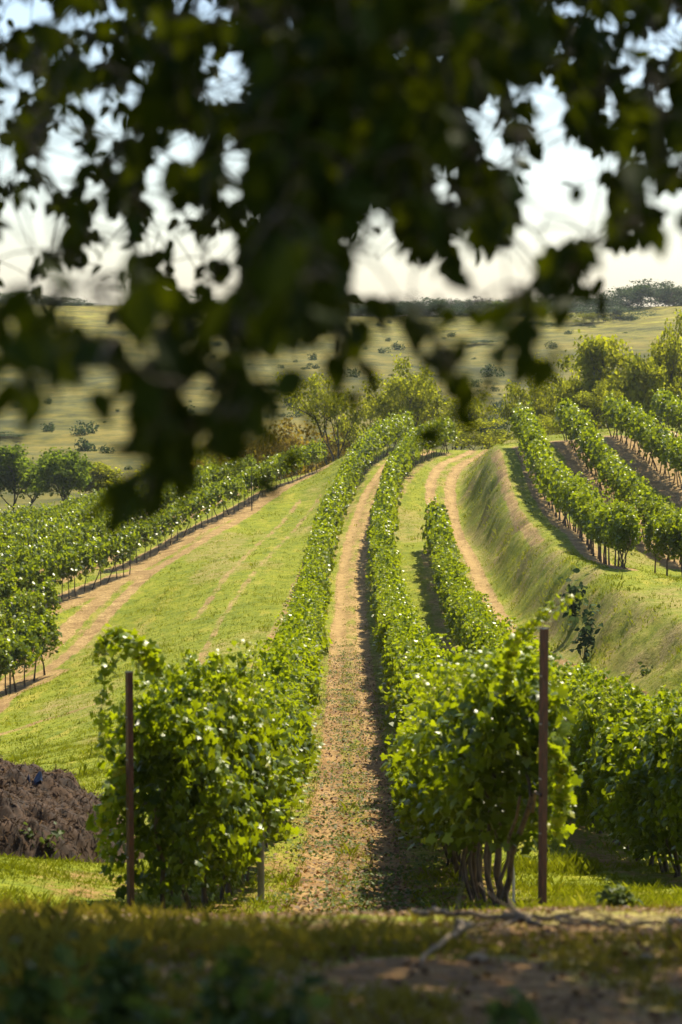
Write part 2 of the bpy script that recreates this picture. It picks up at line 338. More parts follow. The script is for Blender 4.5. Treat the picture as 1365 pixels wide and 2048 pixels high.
def masks(X, Y):
    d = np.zeros(X.shape)
    for L, hw, st in G_TRACK:
        q = dist(X, Y, L); d = np.maximum(d, st*(1-ss(hw*0.75, hw*1.6, q)))
    # bare patches on the near bank, worn ground round the heap
    fg = (Y < 15)
    d = np.where(fg, np.maximum(d, ss(0.47, 0.66, fbm(X*1.9+3, Y*1.1+1, 77, 4))*0.75*ss(13.5, 10, Y)), d)
    for (cx, cy, rx, ry, st) in ((0.3, 7.2, 0.42, 0.45, 0.85), (1.25, 7.3, 0.35, 0.5, 0.85), (-0.2, 9.3, 0.4, 0.4, 0.6), (-2.5, 23.4, 0.7, 2.6, 0.5), (0.9, 9.8, 0.6, 0.4, 0.65)):
        d = np.maximum(d, st*ss(1.3, 0.6, np.hypot((X-cx)/rx, (Y-cy)/ry)))
    bk = (X-np.interp(Y, bank_Y, bank_b))/(np.interp(Y, bank_Y, bank_t)-np.interp(Y, bank_Y, bank_b))
    dry = np.clip(ss(-0.35, 0.15, bk)*ss(1.35, 0.8, bk)*ss(44, 55, Y), 0, 1)*np.clip(-0.12+1.0*fbm(X*0.6, Y*0.35, 21, 3), 0, 1)
    dry = np.maximum(dry, 0.5*ss(0.45, 0.7, fbm(X*0.35, Y*0.12, 23, 3)))
    dry = np.maximum(dry, (0.35+0.65*ss(0.4, 0.6, fbm(X*1.1, Y*0.9, 25, 3)))*ss(24, 14, Y))
    hill = ss(165, 195, Y)
    return d, np.clip(dry, 0, 1), hill

# ------------------------------------------------------------------ ground: one sheet
def axis(segs):
    o = []
    for a, b, s_ in segs: o.append(np.arange(a, b-1e-6, s_))
    o.append([segs[-1][1]]); return np.concatenate(o)
gx = axis([(-600, -200, 40), (-200, -100, 10), (-100, -26, 1.3), (-26, -16, 0.4), (-16, 18, 0.15), (18, 26, 0.4), (26, 100, 1.3), (100, 200, 10), (200, 600, 40)])
gy = axis([(-120, -10, 10), (-10, 3, 0.8), (3, 60, 0.13), (60, 166, 0.28), (166, 215, 0.7), (215, 560, 0.75), (560, 700, 14), (700, 900, 50)])
GX, GY = np.meshgrid(gx, gy)
GZ = H(GX, GY); dirt, dry, hillm = masks(GX, GY)
rut = np.zeros(GX.shape)
for L in (off(c0, -0.42), off(c0, 0.36), off(tr2, -0.55), off(tr2, 0.55)):
    rut = np.maximum(rut, 1-ss(0.08, 0.28, dist(GX, GY, L)))
GZ -= 0.05*rut
GZ += dirt*0.035*(fbm(GX*5, GY*5, 61, 2)-0.5)*(GY < 60)
ny, nx = GX.shape
idx = np.arange(nx*ny).reshape(ny, nx)
Fq = np.stack([idx[:-1, :-1], idx[:-1, 1:], idx[1:, 1:], idx[1:, :-1]], -1).reshape(-1, 4)
gm, t, n, l = newmat('vineyard_ground')
def attr(nm):
    a = n.new('ShaderNodeAttribute'); a.attribute_name = nm; return a.outputs['Fac']
def noise(sc_, det=4, rough=0.55, vec=None):
    z = n.new('ShaderNodeTexNoise'); z.inputs['Scale'].default_value = sc_; z.inputs['Detail'].default_value = det; z.inputs['Roughness'].default_value = rough
    l.new(vec if vec is not None else tc.outputs['Object'], z.inputs[0]); return z.outputs[0]
def ramp(f, stops):
    r = n.new('ShaderNodeValToRGB')
    while len(r.color_ramp.elements) < len(stops): r.color_ramp.elements.new(0.5)
    for e, (p_, c_) in zip(r.color_ramp.elements, stops): e.position = p_; e.color = (*c_, 1)
    l.new(f, r.inputs[0]); return r.outputs[0]
def mixc(f, a, b):
    m_ = n.new('ShaderNodeMix'); m_.data_type = 'RGBA'; l.new(f, m_.inputs[0]); l.new(a, m_.inputs[6]); l.new(b, m_.inputs[7]); return m_.outputs[2]
def math2(op, a, b, c=None):
    m_ = n.new('ShaderNodeMath'); m_.operation = op
    for i, v in enumerate((a, b, c)):
        if v is None: continue
        if isinstance(v, (int, float)): m_.inputs[i].default_value = v
        else: l.new(v, m_.inputs[i])
    return m_.outputs[0]
def sstep(f, a, b):
    m_ = n.new('ShaderNodeMapRange'); m_.interpolation_type = 'SMOOTHSTEP'; l.new(f, m_.inputs[0]); m_.inputs[1].default_value = a; m_.inputs[2].default_value = b; return m_.outputs[0]
tc = n.new('ShaderNodeTexCoord')
mpv = n.new('ShaderNodeMapping'); mpv.inputs['Scale'].default_value = (1, 0.22, 1); l.new(tc.outputs['Object'], mpv.inputs[0])
mpv2 = n.new('ShaderNodeMapping'); mpv2.inputs['Scale'].default_value = (1, 0.5, 1); mpv2.inputs['Location'].default_value = (7, 3, 0); l.new(tc.outputs['Object'], mpv2.inputs[0])
n_big = noise(0.25, 3); n_mid = noise(1.6, 5); n_fine = noise(11, 5, 0.65); n_str = noise(2.0, 4, 0.6, mpv.outputs[0])
grass_c = ramp(math2('MULTIPLY_ADD', n_fine, 0.55, math2('MULTIPLY', n_mid, 0.45)), [(0.30, (0.05, 0.07, 0.003)), (0.50, (0.15, 0.175, 0.005)), (0.70, (0.28, 0.255, 0.018))])
dry_c = ramp(n_fine, [(0.30, (0.10, 0.075, 0.022)), (0.52, (0.24, 0.19, 0.06)), (0.72, (0.38, 0.30, 0.14))])
dirt_c = ramp(math2('MULTIPLY_ADD', n_fine, 0.6, math2('MULTIPLY', n_mid, 0.4)), [(0.32, (0.09, 0.05, 0.018)), (0.5, (0.24, 0.152, 0.060)), (0.66, (0.43, 0.31, 0.135))])
sxy = n.new('ShaderNodeSeparateXYZ'); l.new(tc.outputs['Object'], sxy.inputs[0])
nearf = sstep(sxy.outputs[1], 95.0, 35.0)
till_c = ramp(math2('MULTIPLY_ADD', n_fine, 0.6, math2('MULTIPLY', n_mid, 0.4)), [(0.34, (0.075, 0.034, 0.011)), (0.5, (0.20, 0.108, 0.038)), (0.66, (0.36, 0.23, 0.095))])
dirt_c = mixc(nearf, dirt_c, till_c)
rutc = n.new('ShaderNodeRGB'); rutc.outputs[0].default_value = (0.40, 0.275, 0.12, 1)
dirt_c = mixc(math2('MULTIPLY', attr('rut'), math2('MULTIPLY', sstep(n_str, 0.35, 0.6), 0.45)), dirt_c, rutc.outputs[0])
hill_c = ramp(math2('MULTIPLY_ADD', noise(0.05, 3), 0.5, math2('MULTIPLY', noise(0.35, 5, 0.65), 0.5)), [(0.38, (0.034, 0.038, 0.006)), (0.5, (0.105, 0.094, 0.013)), (0.62, (0.18, 0.142, 0.026))])
mph = n.new('ShaderNodeMapping'); mph.inputs['Scale'].default_value = (0.35, 2.0, 2.0); l.new(tc.outputs['Object'], mph.inputs[0])
speck = sstep(noise(1.0, 5, 0.75, mph.outputs[0]), 0.54, 0.64)
dk = n.new('ShaderNodeRGB'); dk.outputs[0].default_value = (0.035, 0.05, 0.018, 1)
hill_c = mixc(math2('MULTIPLY', speck, 0.75), hill_c, dk.outputs[0])
mph2 = n.new('ShaderNodeMapping'); mph2.inputs['Scale'].default_value = (0.05, 0.42, 0.42); l.new(tc.outputs['Object'], mph2.inputs[0])
hill_c = mixc(math2('MULTIPLY', sstep(noise(1.0, 5, 0.72, mph2.outputs[0]), 0.52, 0.60), 0.42), hill_c, dk.outputs[0])
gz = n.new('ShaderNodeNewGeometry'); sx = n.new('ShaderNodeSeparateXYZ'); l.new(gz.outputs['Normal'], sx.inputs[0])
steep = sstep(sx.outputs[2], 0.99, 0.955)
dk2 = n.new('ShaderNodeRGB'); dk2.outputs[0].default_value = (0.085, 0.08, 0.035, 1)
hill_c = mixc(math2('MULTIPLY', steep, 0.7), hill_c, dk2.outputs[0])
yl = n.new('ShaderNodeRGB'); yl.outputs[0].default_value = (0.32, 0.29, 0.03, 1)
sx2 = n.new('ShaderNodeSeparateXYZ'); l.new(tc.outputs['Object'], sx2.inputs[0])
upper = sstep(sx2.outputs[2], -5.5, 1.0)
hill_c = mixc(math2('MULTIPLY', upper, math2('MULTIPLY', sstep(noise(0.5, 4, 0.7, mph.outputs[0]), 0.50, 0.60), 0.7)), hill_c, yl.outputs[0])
gd = n.new('ShaderNodeRGB'); gd.outputs[0].default_value = (0.055, 0.095, 0.004, 1)
gy_ = n.new('ShaderNodeRGB'); gy_.outputs[0].default_value = (0.30, 0.25, 0.035, 1)
grass_c = mixc(math2('MULTIPLY', sstep(noise(0.7, 6, 0.7, mpv2.outputs[0]), 0.52, 0.64), 0.4), grass_c, gd.outputs[0])
grass_c = mixc(math2('MULTIPLY', sstep(noise(1.1, 6, 0.72, mpv.outputs[0]), 0.53, 0.66), 0.6), grass_c, gy_.outputs[0])
dm = sstep(math2('ADD', attr('dry'), math2('MULTIPLY_ADD', n_mid, 0.9, -0.45)), 0.25, 0.75)
col = mixc(dm, grass_c, dry_c)
dmm = sstep(math2('ADD', attr('dirt'), math2('MULTIPLY_ADD', math2('MULTIPLY_ADD', n_str, 0.5, math2('MULTIPLY', n_fine, 0.5)), 1.5, -0.75)), 0.42, 0.68)
col = mixc(dmm, col, dirt_c)
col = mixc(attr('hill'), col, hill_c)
p = n.new('ShaderNodeBsdfPrincipled'); p.inputs['Roughness'].default_value = 0.95; p.inputs['Specular IOR Level'].default_value = 0.15; l.new(col, p.inputs['Base Color'])
bp = n.new('ShaderNodeBump'); bp.inputs['Strength'].default_value = 0.9; bp.inputs['Distance'].default_value = 0.06; l.new(math2('MULTIPLY_ADD', noise(6, 6, 0.7), 0.7, math2('MULTIPLY', noise(28, 3), 0.3)), bp.inputs['Height']); l.new(bp.outputs[0], p.inputs['Normal'])
o_ = n.new('ShaderNodeOutputMaterial'); l.new(p.outputs[0], o_.inputs[0])
gme = mesh_np('ground', np.c_[GX.ravel(), GY.ravel(), GZ.ravel()], [Fq], attrs={'rut': rut.ravel(), 'dirt': dirt.ravel(), 'dry': dry.ravel(), 'hill': hillm.ravel()}, smooth=True)
tag(obj('ground', gme, gm), 'grassy vineyard slopes with dirt tracks and the dry terraced hill beyond', None, None, 'structure')

# ------------------------------------------------------------------ grass (uncountable) and leaf litter
def in_view(X, Y, mx=0.16, pad=1.2): return (np.abs(X) < mx*Y+pad)
GR_NEAR = ((4.2, 9, 70000, 0.05, 0.005, 3), (9, 16, 60000, 0.030, 0.005, 3))
GR_FAR = ((16, 30, 80000, 0.05, 0.008, 3), (30, 60, 80000, 0.055, 0.014, 3), (60, 110, 90000, 0.045, 0.03, 2), (110, 168, 60000, 0.045, 0.05, 2))
def grass_mesh(bands, nm):
    Vs, Fs, Vr, offn = [], [], [], 0
    for (y0, y1, cnt, hgt, wid, nb) in bands:
        u = rs.random(cnt); Y = np.sqrt(y0*y0 + u*(y1*y1-y0*y0)); X = (rs.random(cnt)*2-1)*(0.155*Y+0.8)
        d, dr, _ = masks(X, Y)
        keep = rs.random(cnt) > np.clip((d-0.25)*1.7 + 0.9*(fbm(X*2.2, Y*0.9, 91, 3)-0.5), 0, 0.995)
        cl = fbm(X*0.8, Y*0.5, 93, 3); X, Y, dr, cl, d = X[keep], Y[keep], dr[keep], cl[keep], d[keep]; m = len(X)
        Z = H(X, Y) - 0.02
        bk = (X-np.interp(Y, bank_Y, bank_b))/(np.interp(Y, bank_Y, bank_t)-np.interp(Y, bank_Y, bank_b)); onb = (bk > -0.1) & (bk < 1.15) & (Y > 46)
        hs = hgt*(0.35+1.3*cl**1.5)*np.where(rs.random(m) < 0.04, 2.2, 1.0)*np.where(onb, np.where(fbm(X*1.7, Y*0.9, 97, 3) > 0.56, 2.3, 0.8), np.where((Y > 25) & (fbm(X*2.3, Y*1.4, 98, 3) > 0.66), 1.9, 1.0))*(0.6+0.8*rs.random(m))*(1-0.4*np.clip(d, 0, 1))
        var0 = np.clip(0.22 + np.where(Y < 15, 0.42, 0) + 0.55*(cl-0.35) + 0.62*dr*(rs.random(m)**0.8) + 0.16*rs.random(m), 0, 1)
        for b in range(nb):
            a = rs.random(m)*2*math.pi; ln = (0.25+0.6*rs.random(m))*hs; ox = rs.normal(size=(m, 2))*wid*2.2
            bx, by = X+ox[:, 0], Y+ox[:, 1]; pa = a+math.pi/2; h2 = hs*(0.6+0.6*rs.random(m)); wv = wid*(0.6+0.8*rs.random(m))
            v0 = np.c_[bx-wv*np.cos(pa)/2, by-wv*np.sin(pa)/2, Z]; v1 = np.c_[bx+wv*np.cos(pa)/2, by+wv*np.sin(pa)/2, Z]
            v2 = np.c_[bx+np.cos(a)*ln*0.4, by+np.sin(a)*ln*0.4, Z+h2*0.65]+np.c_[np.cos(pa), np.sin(pa), 0*pa]*(wv*0.35)[:, None]
            v3 = np.c_[bx+np.cos(a)*ln, by+np.sin(a)*ln, Z+h2]
            Vs.append(np.stack([v0, v1, v2, v3], 1).reshape(-1, 3)); i = offn+np.arange(m)*4
            Fs.append(np.c_[i, i+1, i+2]); Fs.append(np.c_[i, i+2, i+3]); offn += 4*m
            Vr.append(np.repeat(np.clip(var0+0.1*rs.normal(size=m), 0, 1), 4))
    return mesh_np(nm, np.concatenate(Vs), [np.concatenate(Fs)], np.concatenate(Vr))
rs = np.random.default_rng(11)
tag(obj('grass', grass_mesh(GR_FAR, 'grass'), M['grass']), 'short yellow green grass over the vineyard slopes between the rows', 'grass', None, 'stuff')
tag(obj('dry_grass', grass_mesh(GR_NEAR, 'dry_grass'), M['dry_grass']), 'blurred dry olive brown grass over the shaded near bank', 'grass', None, 'stuff')
# fallen vine leaves and weeds on the track
m_ = 9000; Y = 19+rs.random(m_)**1.3*55; X = 0.2+rs.normal(size=m_)*0.55; P = np.c_[X, Y, H(X, Y)+0.012]
V, Fc, vr = leaves(P, frames(m_, rs, np.tile([0, 0, 1.], (m_, 1)), 0.35, 0), 0.03+0.035*rs.random(m_), ML, rs.random(m_))
tag(obj('leaf_litter', mesh_np('leaf_litter', V, Fc, vr), M['litter']), 'dead brown vine leaves strewn along the central dirt track', 'fallen leaves', None, 'stuff')
m_ = 7000; Y = 4.8+rs.random(m_)*10; X = (rs.random(m_)*2-1)*(0.16*Y+0.4); P = np.c_[X, Y, H(X, Y)+0.01+0.01*rs.random(m_)]
V, Fc, vr = leaves(P, frames(m_, rs, np.tile([0, 0, 1.], (m_, 1)), 0.4, 0), 0.010+0.022*rs.random(m_), ML, rs.random(m_))
tag(obj('leaf_litter', mesh_np('bank_litter', V, Fc, vr), M['litter']), 'dry leaves and crumbs scattered over the blurred near bank', 'fallen leaves', None, 'stuff')
cx_ = rs.random(420); cY = 17+cx_**1.2*62; cX = 0.15+rs.normal(size=420)*0.42
k_ = rs.integers(0, 420, 9000); X = cX[k_]+rs.normal(size=9000)*0.10; Y = cY[k_]+rs.normal(size=9000)*0.22
P = np.c_[X, Y, H(X, Y)+0.02+0.03*rs.random(9000)]
V, Fc, vr = leaves(P, frames(9000, rs, np.tile([0, 0, 1.], (9000, 1)), 0.5, 0), 0.025+0.03*rs.random(9000), QL, 0.4+0.6*rs.random(9000))
tag(obj('ground_weeds', mesh_np('ground_weeds', V, Fc, vr), M['weed']), 'low green weeds growing in patches on the central track', 'weeds', None, 'stuff')

# ------------------------------------------------------------------ grapevines
def vine_foliage(seed, nl, tpl, size, low=0.62, top=2.0, hw=0.40, shoots=6):
    rs = np.random.default_rng(seed); Ps, Ns, Sz, Vr = [], [], [], []
    # shell of hanging leaves on both sides and over the top, lumpy
    m = int(nl*0.80); z = low + (top-low)*rs.random(m)**0.85; y = (rs.random(m)-0.5)*1.22; side = np.sign(rs.random(m)-0.5)
    lump = np.clip((fbm(y*2.6+seed*3.1, z*2.4+side*7.7, seed, 3)-0.5)*1.35+0.5, 0, 1)
    ed = np.clip(np.abs(y)/0.61, 0, 1)**2.2
    hang = ss(0.0, 0.30, (z-low)/(top-low) + 0.40*(fbm(y*3+seed, side*3+0.5, seed+5, 2)-0.5) - 0.42*ed)*(1-0.35*ed)
    prof = hw*(0.62+0.55*np.sin(np.clip((z-low)/(top-low), 0, 1)**0.8*math.pi*0.88+0.25))
    x = side*prof*(0.18+1.55*lump)*(0.80+0.3*rs.random(m)) + 0.05*rs.normal(size=m); lump = lump - 0.12*(rs.random(m) < 0.3)
    x = x*(1-0.30*ed); keep = rs.random(m) < hang*0.92+0.06
    Ps.append(np.c_[x, y, z][keep]); Ns.append(np.c_[side*1.0, 0.25*rs.normal(size=m), 0.55+0*z][keep]); Vr.append(np.clip(0.12+0.40*rs.random(m)**1.5+0.45*(lump-0.5)*2+0.22*(z-low)/(top-low)-0.1*ed, 0, 1)[keep])  # var darker in hollows and low down, lighter outward: shading put into leaf colour
    # crest, leaves lighter: the bright hedge top put into their colour
    m = int(nl*0.20); y = (rs.random(m)-0.5)*1.2; tp = top-0.06-0.20*(np.abs(y)/0.6)**2+0.45*(fbm(y*2.5+seed, y*0+0.3, seed+9, 2)-0.5)
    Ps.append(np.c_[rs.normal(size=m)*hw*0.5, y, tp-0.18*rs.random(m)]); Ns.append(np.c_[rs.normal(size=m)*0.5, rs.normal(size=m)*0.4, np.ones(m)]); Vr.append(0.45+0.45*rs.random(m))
    # inside, leaves dark: the hedge's inner shade put into their colour
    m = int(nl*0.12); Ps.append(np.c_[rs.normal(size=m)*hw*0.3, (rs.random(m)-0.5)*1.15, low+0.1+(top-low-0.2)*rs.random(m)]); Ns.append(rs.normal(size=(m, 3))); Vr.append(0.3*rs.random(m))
    S1 = [size*(0.65+0.6*rs.random(len(q))) for q in Ps]
    # loose shoots arching out and over
    for s_ in range(shoots):
        k = max(5, int(14*nl/1000)+4); u = np.linspace(0, 1, k); a = rs.random()*2*math.pi; rr = 0.25+0.35*rs.random(); y0 = (rs.random()-0.5)*1.0
        up = 0.35*rs.random()+0.08; x0 = 0.25*hw*rs.normal()
        P = np.c_[x0+np.cos(a)*rr*u, y0+np.sin(a)*rr*u*0.6, top-0.08+up*np.sin(u*2.6)*1.1-0.25*rr*u*u] + rs.normal(size=(k, 3))*0.025
        Ps.append(P); Ns.append(np.c_[rs.normal(size=(k, 2))*0.6, np.ones(k)]); S1.append(size*(0.95-0.55*u)); Vr.append(0.6+0.4*u)
    P = np.concatenate(Ps); N = np.concatenate(Ns); sz = np.concatenate(S1); vr = np.concatenate(Vr)
    return leaves(P, frames(len(P), rs, N, 0.85, 0.9), sz, tpl, vr)
def vine_trunk(seed, hi=True):
    rs = np.random.default_rng(seed); z = np.linspace(-0.08, 1.0, 7 if hi else 4)
    k = len(z); P = np.c_[np.cumsum(rs.normal(size=k)*0.025)+0.08*rs.normal()*z, np.cumsum(rs.normal(size=k)*0.05)+0.22*rs.normal()*z+0.12*rs.normal(), z]; r = np.interp(z, [-0.1, 0.1, 1], [0.042, 0.029, 0.02])*(0.9+0.2*rs.random())
    paths = [(P, r)]
    e = P[-1]
    for s_ in (-1, 1):
        paths.append((np.array([e-[0, 0, 0.12], e+[0, 0.2*s_, 0.06], e+[0, 0.55*s_, 0.1]]), np.array([0.018, 0.014, 0.008])))
    if hi and rs.random() < 0.6:
        P2 = np.c_[P[:, 0]+0.07+0.02*rs.normal(size=k), P[:, 1]+np.linspace(0.22, 0.02, k), z]; paths.append((P2, r*0.6))
    return tubes(paths, 6 if hi else 4)
VAR = {'low': [], 'hi': [], 'mid': [], 'far': [], 'end': []}
for i in range(6):
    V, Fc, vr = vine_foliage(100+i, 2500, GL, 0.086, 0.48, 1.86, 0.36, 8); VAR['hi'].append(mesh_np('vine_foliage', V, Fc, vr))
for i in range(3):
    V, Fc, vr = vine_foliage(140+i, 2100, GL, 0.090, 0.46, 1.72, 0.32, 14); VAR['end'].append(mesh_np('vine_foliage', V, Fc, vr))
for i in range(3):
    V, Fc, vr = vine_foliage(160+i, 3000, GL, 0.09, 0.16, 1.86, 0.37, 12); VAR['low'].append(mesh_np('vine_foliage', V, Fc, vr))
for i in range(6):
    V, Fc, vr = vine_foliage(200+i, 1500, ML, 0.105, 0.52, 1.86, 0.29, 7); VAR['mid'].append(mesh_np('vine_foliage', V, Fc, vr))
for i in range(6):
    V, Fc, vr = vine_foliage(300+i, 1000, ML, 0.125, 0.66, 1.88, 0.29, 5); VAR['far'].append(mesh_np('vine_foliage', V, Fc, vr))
TR_HI = [mesh_np('vine_trunk', *vine_trunk(400+i), smooth=True) for i in range(6)]
TR_LO = [mesh_np('vine_trunk', *vine_trunk(420+i, False), smooth=True) for i in range(5)]
ORD = ['first', 'second', 'third', 'fourth', 'fifth', 'sixth', 'seventh', 'eighth', 'ninth', 'tenth', 'eleventh', 'twelfth', 'thirteenth', 'fourteenth', 'fifteenth', 'sixteenth', 'seventeenth', 'eighteenth', 'nineteenth', 'twentieth']
ROWS = [('left central', ROW_L1, 'the row left of the central track', 0.95, 1.0),
        ('right central', ROW_R1, 'the row right of the central track', 0.95, 1.0),
        ('right', ROW_R2, 'the row left of the right-hand track', 0.95, 1.0),
        ('first terrace', ROW_T1, 'the lowest right terrace row', 1.0, 1.03),
        ('second terrace', ROW_T2, 'the second right terrace row', 1.0, 1.03),
        ('terrace stub', ROW_T2B, 'the short row end at the right edge', 1.0, 1.1),
        ('third terrace', ROW_T3, 'the third right terrace row', 1.0, 1.03),
        ('fourth terrace', ROW_T4, 'the topmost right terrace row', 1.0, 1.1),
        ('left lower', ROW_A, 'the lowest row at the left edge', 1.05, 1.1),
        ('left inner', ROW_A2, 'the second row at the left edge', 1.05, 1.08),
        ('left middle', ROW_B, 'the row ending beside the dirt road bend', 1.05, 1.06),
        ('road', ROW_C, 'the thin row along the dirt road', 1.15, 0.95)]
for k, Bk in enumerate(BACK): ROWS.append(('back%d' % k, Bk, 'the dense rows at the far left', 1.1, 1.0))
cands = []
for name, L, desc, sp_, sc_ in ROWS:
    s = np.r_[0, np.cumsum(np.linalg.norm(np.diff(L, axis=0), axis=1))]; nv = int(s[-1]/sp_); i_ = 0
    for k in range(nv+1):
        q = k*sp_+0.13*math.sin(k*12.9898)*math.cos(k*4.1); x, y = np.interp(q, s, L[:, 0]), np.interp(q, s, L[:, 1]); x2, y2 = np.interp(q+0.5, s, L[:, 0]), np.interp(q+0.5, s, L[:, 1]); x1, y1 = np.interp(q-0.5, s, L[:, 0]), np.interp(q-0.5, s, L[:, 1])
        z = h1(x, y); px, py = proj(np.array([x, y, z]))
        if px < -260 or px > PW+260: continue
        vis = -30*20/y < px+60 and px < PW+40
        cands.append(dict(row=name, desc=desc, i=k, n=nv, x=x, y=y, z=z, rz=math.atan2(-(x2-x1), (y2-y1)), sc=sc_, vis=vis, score=y*(1.0 if vis else 2.5)*(1.25 if name.startswith('back') else 1)))
cands.sort(key=lambda c: c['score'])
indiv, rest = cands[:300], cands[300:]
rv = random.Random(5)
for c in indiv:
    near = c['y'] < 36; mid = c['y'] < 78
    if c['row'] == 'left central' and c['i'] < 4: fm = VAR['low'][c['i'] % 3]
    elif c['row'] == 'right' and c['y'] < 42: fm = VAR['low'][c['i'] % 3]
    elif c['row'] == 'right central' and c['i'] < 2: fm = rv.choice(VAR['end'])
    else: fm = rv.choice(VAR['hi'] if near else VAR['mid'] if mid else VAR['far'])
    e = empty('grapevine', (c['x'], c['y'], c['z']), c['rz'] + (math.pi if rv.random() < 0.5 else 0), 1)
    sc_ = c['sc']*(0.93+0.13*rv.random()); e.scale = (sc_*(0.82+0.36*rv.random()), sc_, sc_*(0.94+0.12*rv.random()))
    if c['row'] == 'road': e.scale = (sc_*0.75, sc_*0.9, sc_*0.95)
    if c['i'] < 20:
        who = 'leafy grapevine, %s from the near end of %s' % (ORD[c['i']], c['desc'])
    else:
        seg = ['near', 'middle', 'far'][min(2, int(3*c['i']/(c['n']+1)))]
        who = 'leafy green grapevine in the %s stretch of %s' % (seg, c['desc'])
    if c['i'] == 0 and c['row'] == 'left central': who = 'leafy grapevine spilling over the left rusty post at the row end'
    if c['i'] == 0 and c['row'] == 'right central': who = 'leafy grapevine behind the right rusty post at the row end'
    if c['row'].startswith('back'): who = 'dark leafy grapevine in the dense rows at the far left'
    tag(e, who, 'grapevine', 'grapevines in ' + c['desc'])
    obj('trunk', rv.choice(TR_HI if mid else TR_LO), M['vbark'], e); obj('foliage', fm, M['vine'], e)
# the rest of the vines, small and far: one mass
FV, FF, FVr, TV_, TF_, o1, o2 = [], [], [], [], [], 0, 0
sf = [vine_foliage(500+i, 330, QL, 0.20, 0.62, 1.98, 0.36, 4) for i in range(5)]; st_ = [vine_trunk(520+i, False) for i in range(4)]
for c in rest:
    V, Fc, vr = rv.choice(sf); a = c['rz']+(math.pi if rv.random() < .5 else 0); sc_ = c['sc']*(0.92+0.14*rv.random()); ca, sa = math.cos(a)*sc_, math.sin(a)*sc_
    Rm = np.array([[ca, -sa, 0], [sa, ca, 0], [0, 0, sc_]])
    FV.append(V@Rm.T+[c['x'], c['y'], c['z']]); FF.append(Fc[0]+o1); FVr.append(vr); o1 += len(V)
    V, Fc = rv.choice(st_); TV_.append(V@Rm.T+[c['x'], c['y'], c['z']]); TF_.append(Fc[0]+o2); o2 += len(V)
if rest:
    e = empty('distant_grapevines', (0, 130, h1(0, 130))); tag(e, 'mass of small far grapevines filling the rows towards the crest and far left', 'grapevines', None, 'stuff')
    off3 = np.array(e.location)
    a = obj('foliage', mesh_np('distant_foliage', np.concatenate(FV)-off3, [np.concatenate(FF)], np.concatenate(FVr)), M['vine'], e); a['kind'] = 'stuff'
    a = obj('trunks', mesh_np('distant_trunks', np.concatenate(TV_)-off3, [np.concatenate(TF_)]), M['vbark'], e); a['kind'] = 'stuff'
print('vines', len(cands), 'individual', len(indiv))

# ------------------------------------------------------------------ posts
import bmesh
def angle_post(h, wdt=0.055, th=0.006):
    """steel angle section with a row of wire notches"""
    V, Fc, o = [], [], 0
    prof = [(-wdt/2, -wdt/2), (wdt/2, -wdt/2), (wdt/2, -wdt/2+th), (-wdt/2+th, -wdt/2+th), (-wdt/2+th, wdt/2), (-wdt/2, wdt/2)]
    zs = np.linspace(-0.3, h, 14)
    for k, z in enumerate(zs):
        for x, y in prof: V.append((x, y, z))
    for k in range(len(zs)-1):
        for j in range(6): Fc.append((k*6+j, k*6+(j+1) % 6, k*6+6+(j+1) % 6, k*6+6+j))
    me = bpy.data.meshes.new('steel_post'); me.from_pydata(V, [], Fc+[tuple(range((len(zs)-1)*6, len(zs)*6)), tuple(range(5, -1, -1))]); me.update(); return me
def small_boxes(name, boxes):
    bm = bmesh.new()
    for (x, y, z, sx_, sy_, sz_) in boxes:
        r_ = bmesh.ops.create_cube(bm, size=1, matrix=Matrix.Translation((x, y, z)) @ Matrix.Diagonal((sx_, sy_, sz_, 1)))
    bmesh.ops.bevel(bm, geom=bm.edges[:], offset=0.002, segments=1, affect='EDGES')
    me = bpy.data.meshes.new(name); bm.to_mesh(me); bm.free(); return me
def post(px, py_top, py_base, Y, label, lean=0):
    b = at(px, py_base, Y); tp = at(px, py_top, Y); z = h1(b[0], b[1]); hgt = tp[2]-z
    e = empty('trellis_post', (b[0], b[1], z), R(35)); e.rotation_euler = (0, lean, R(35)); tag(e, label, 'post', 'rusty steel end posts of the two central vine rows')
    obj('shaft', angle_post(hgt, 0.046), M['rust'], e)
    obj('cap', small_boxes('post_cap', [(0, 0, hgt+0.004, 0.056, 0.056, 0.008)]), M['greypost'], e)
    for k, hz_ in enumerate((0.55, 0.95, 1.35, 1.7)):
        obj('wire_clip', small_boxes('wire_clip', [(-0.027, 0.0, hz_, 0.008, 0.03, 0.012)]), M['greypost'], e)
    return e
post(262, 1345, 1840, 19.4, 'rusty red steel post at the near end of the left central vine row', 0)
post(1085, 1258, 1815, 17.3, 'tall rusty red steel post at the near end of the right central vine row', 0)
def rod(name, px, pyt, Y, r, mat, label, cat, lean=(0, 0), group=None):
    b = at(px, pyt, Y); z = h1(b[0], b[1]); h = b[2]-z
    P = np.array([(0, 0, -0.2), (0, 0, h*0.5), (lean[0], lean[1], h)]); V, Fc = tubes([(P, np.array([r, r, r*0.9])), (np.array([(lean[0], lean[1], h), (lean[0], lean[1], h+0.012)]), np.array([r*0.9, r*0.2]))], 8)
    o = obj(name, mesh_np(name, V, Fc, smooth=True), mat); o.location = (b[0], b[1], z); tag(o, label, cat, group); return o
rod('plant_stake', 1028, 1690, 19.2, 0.011, M['stake'], 'thin white stake between the vine trunks beside the right rusty post', 'stake', (-0.03, 0))
rod('wooden_post', 522, 1640, 23.0, 0.035, M['greypost'], 'grey wooden post low in the left central vine row', 'post')
rod('thin_post', 20, 1290, 84, 0.03, M['bark'], 'thin dark post at the end of the lowest far left vine row', 'post')
rod('thin_post', 504, 935, 138, 0.03, M['bark'], 'thin dark post in the row following the dirt road', 'post')

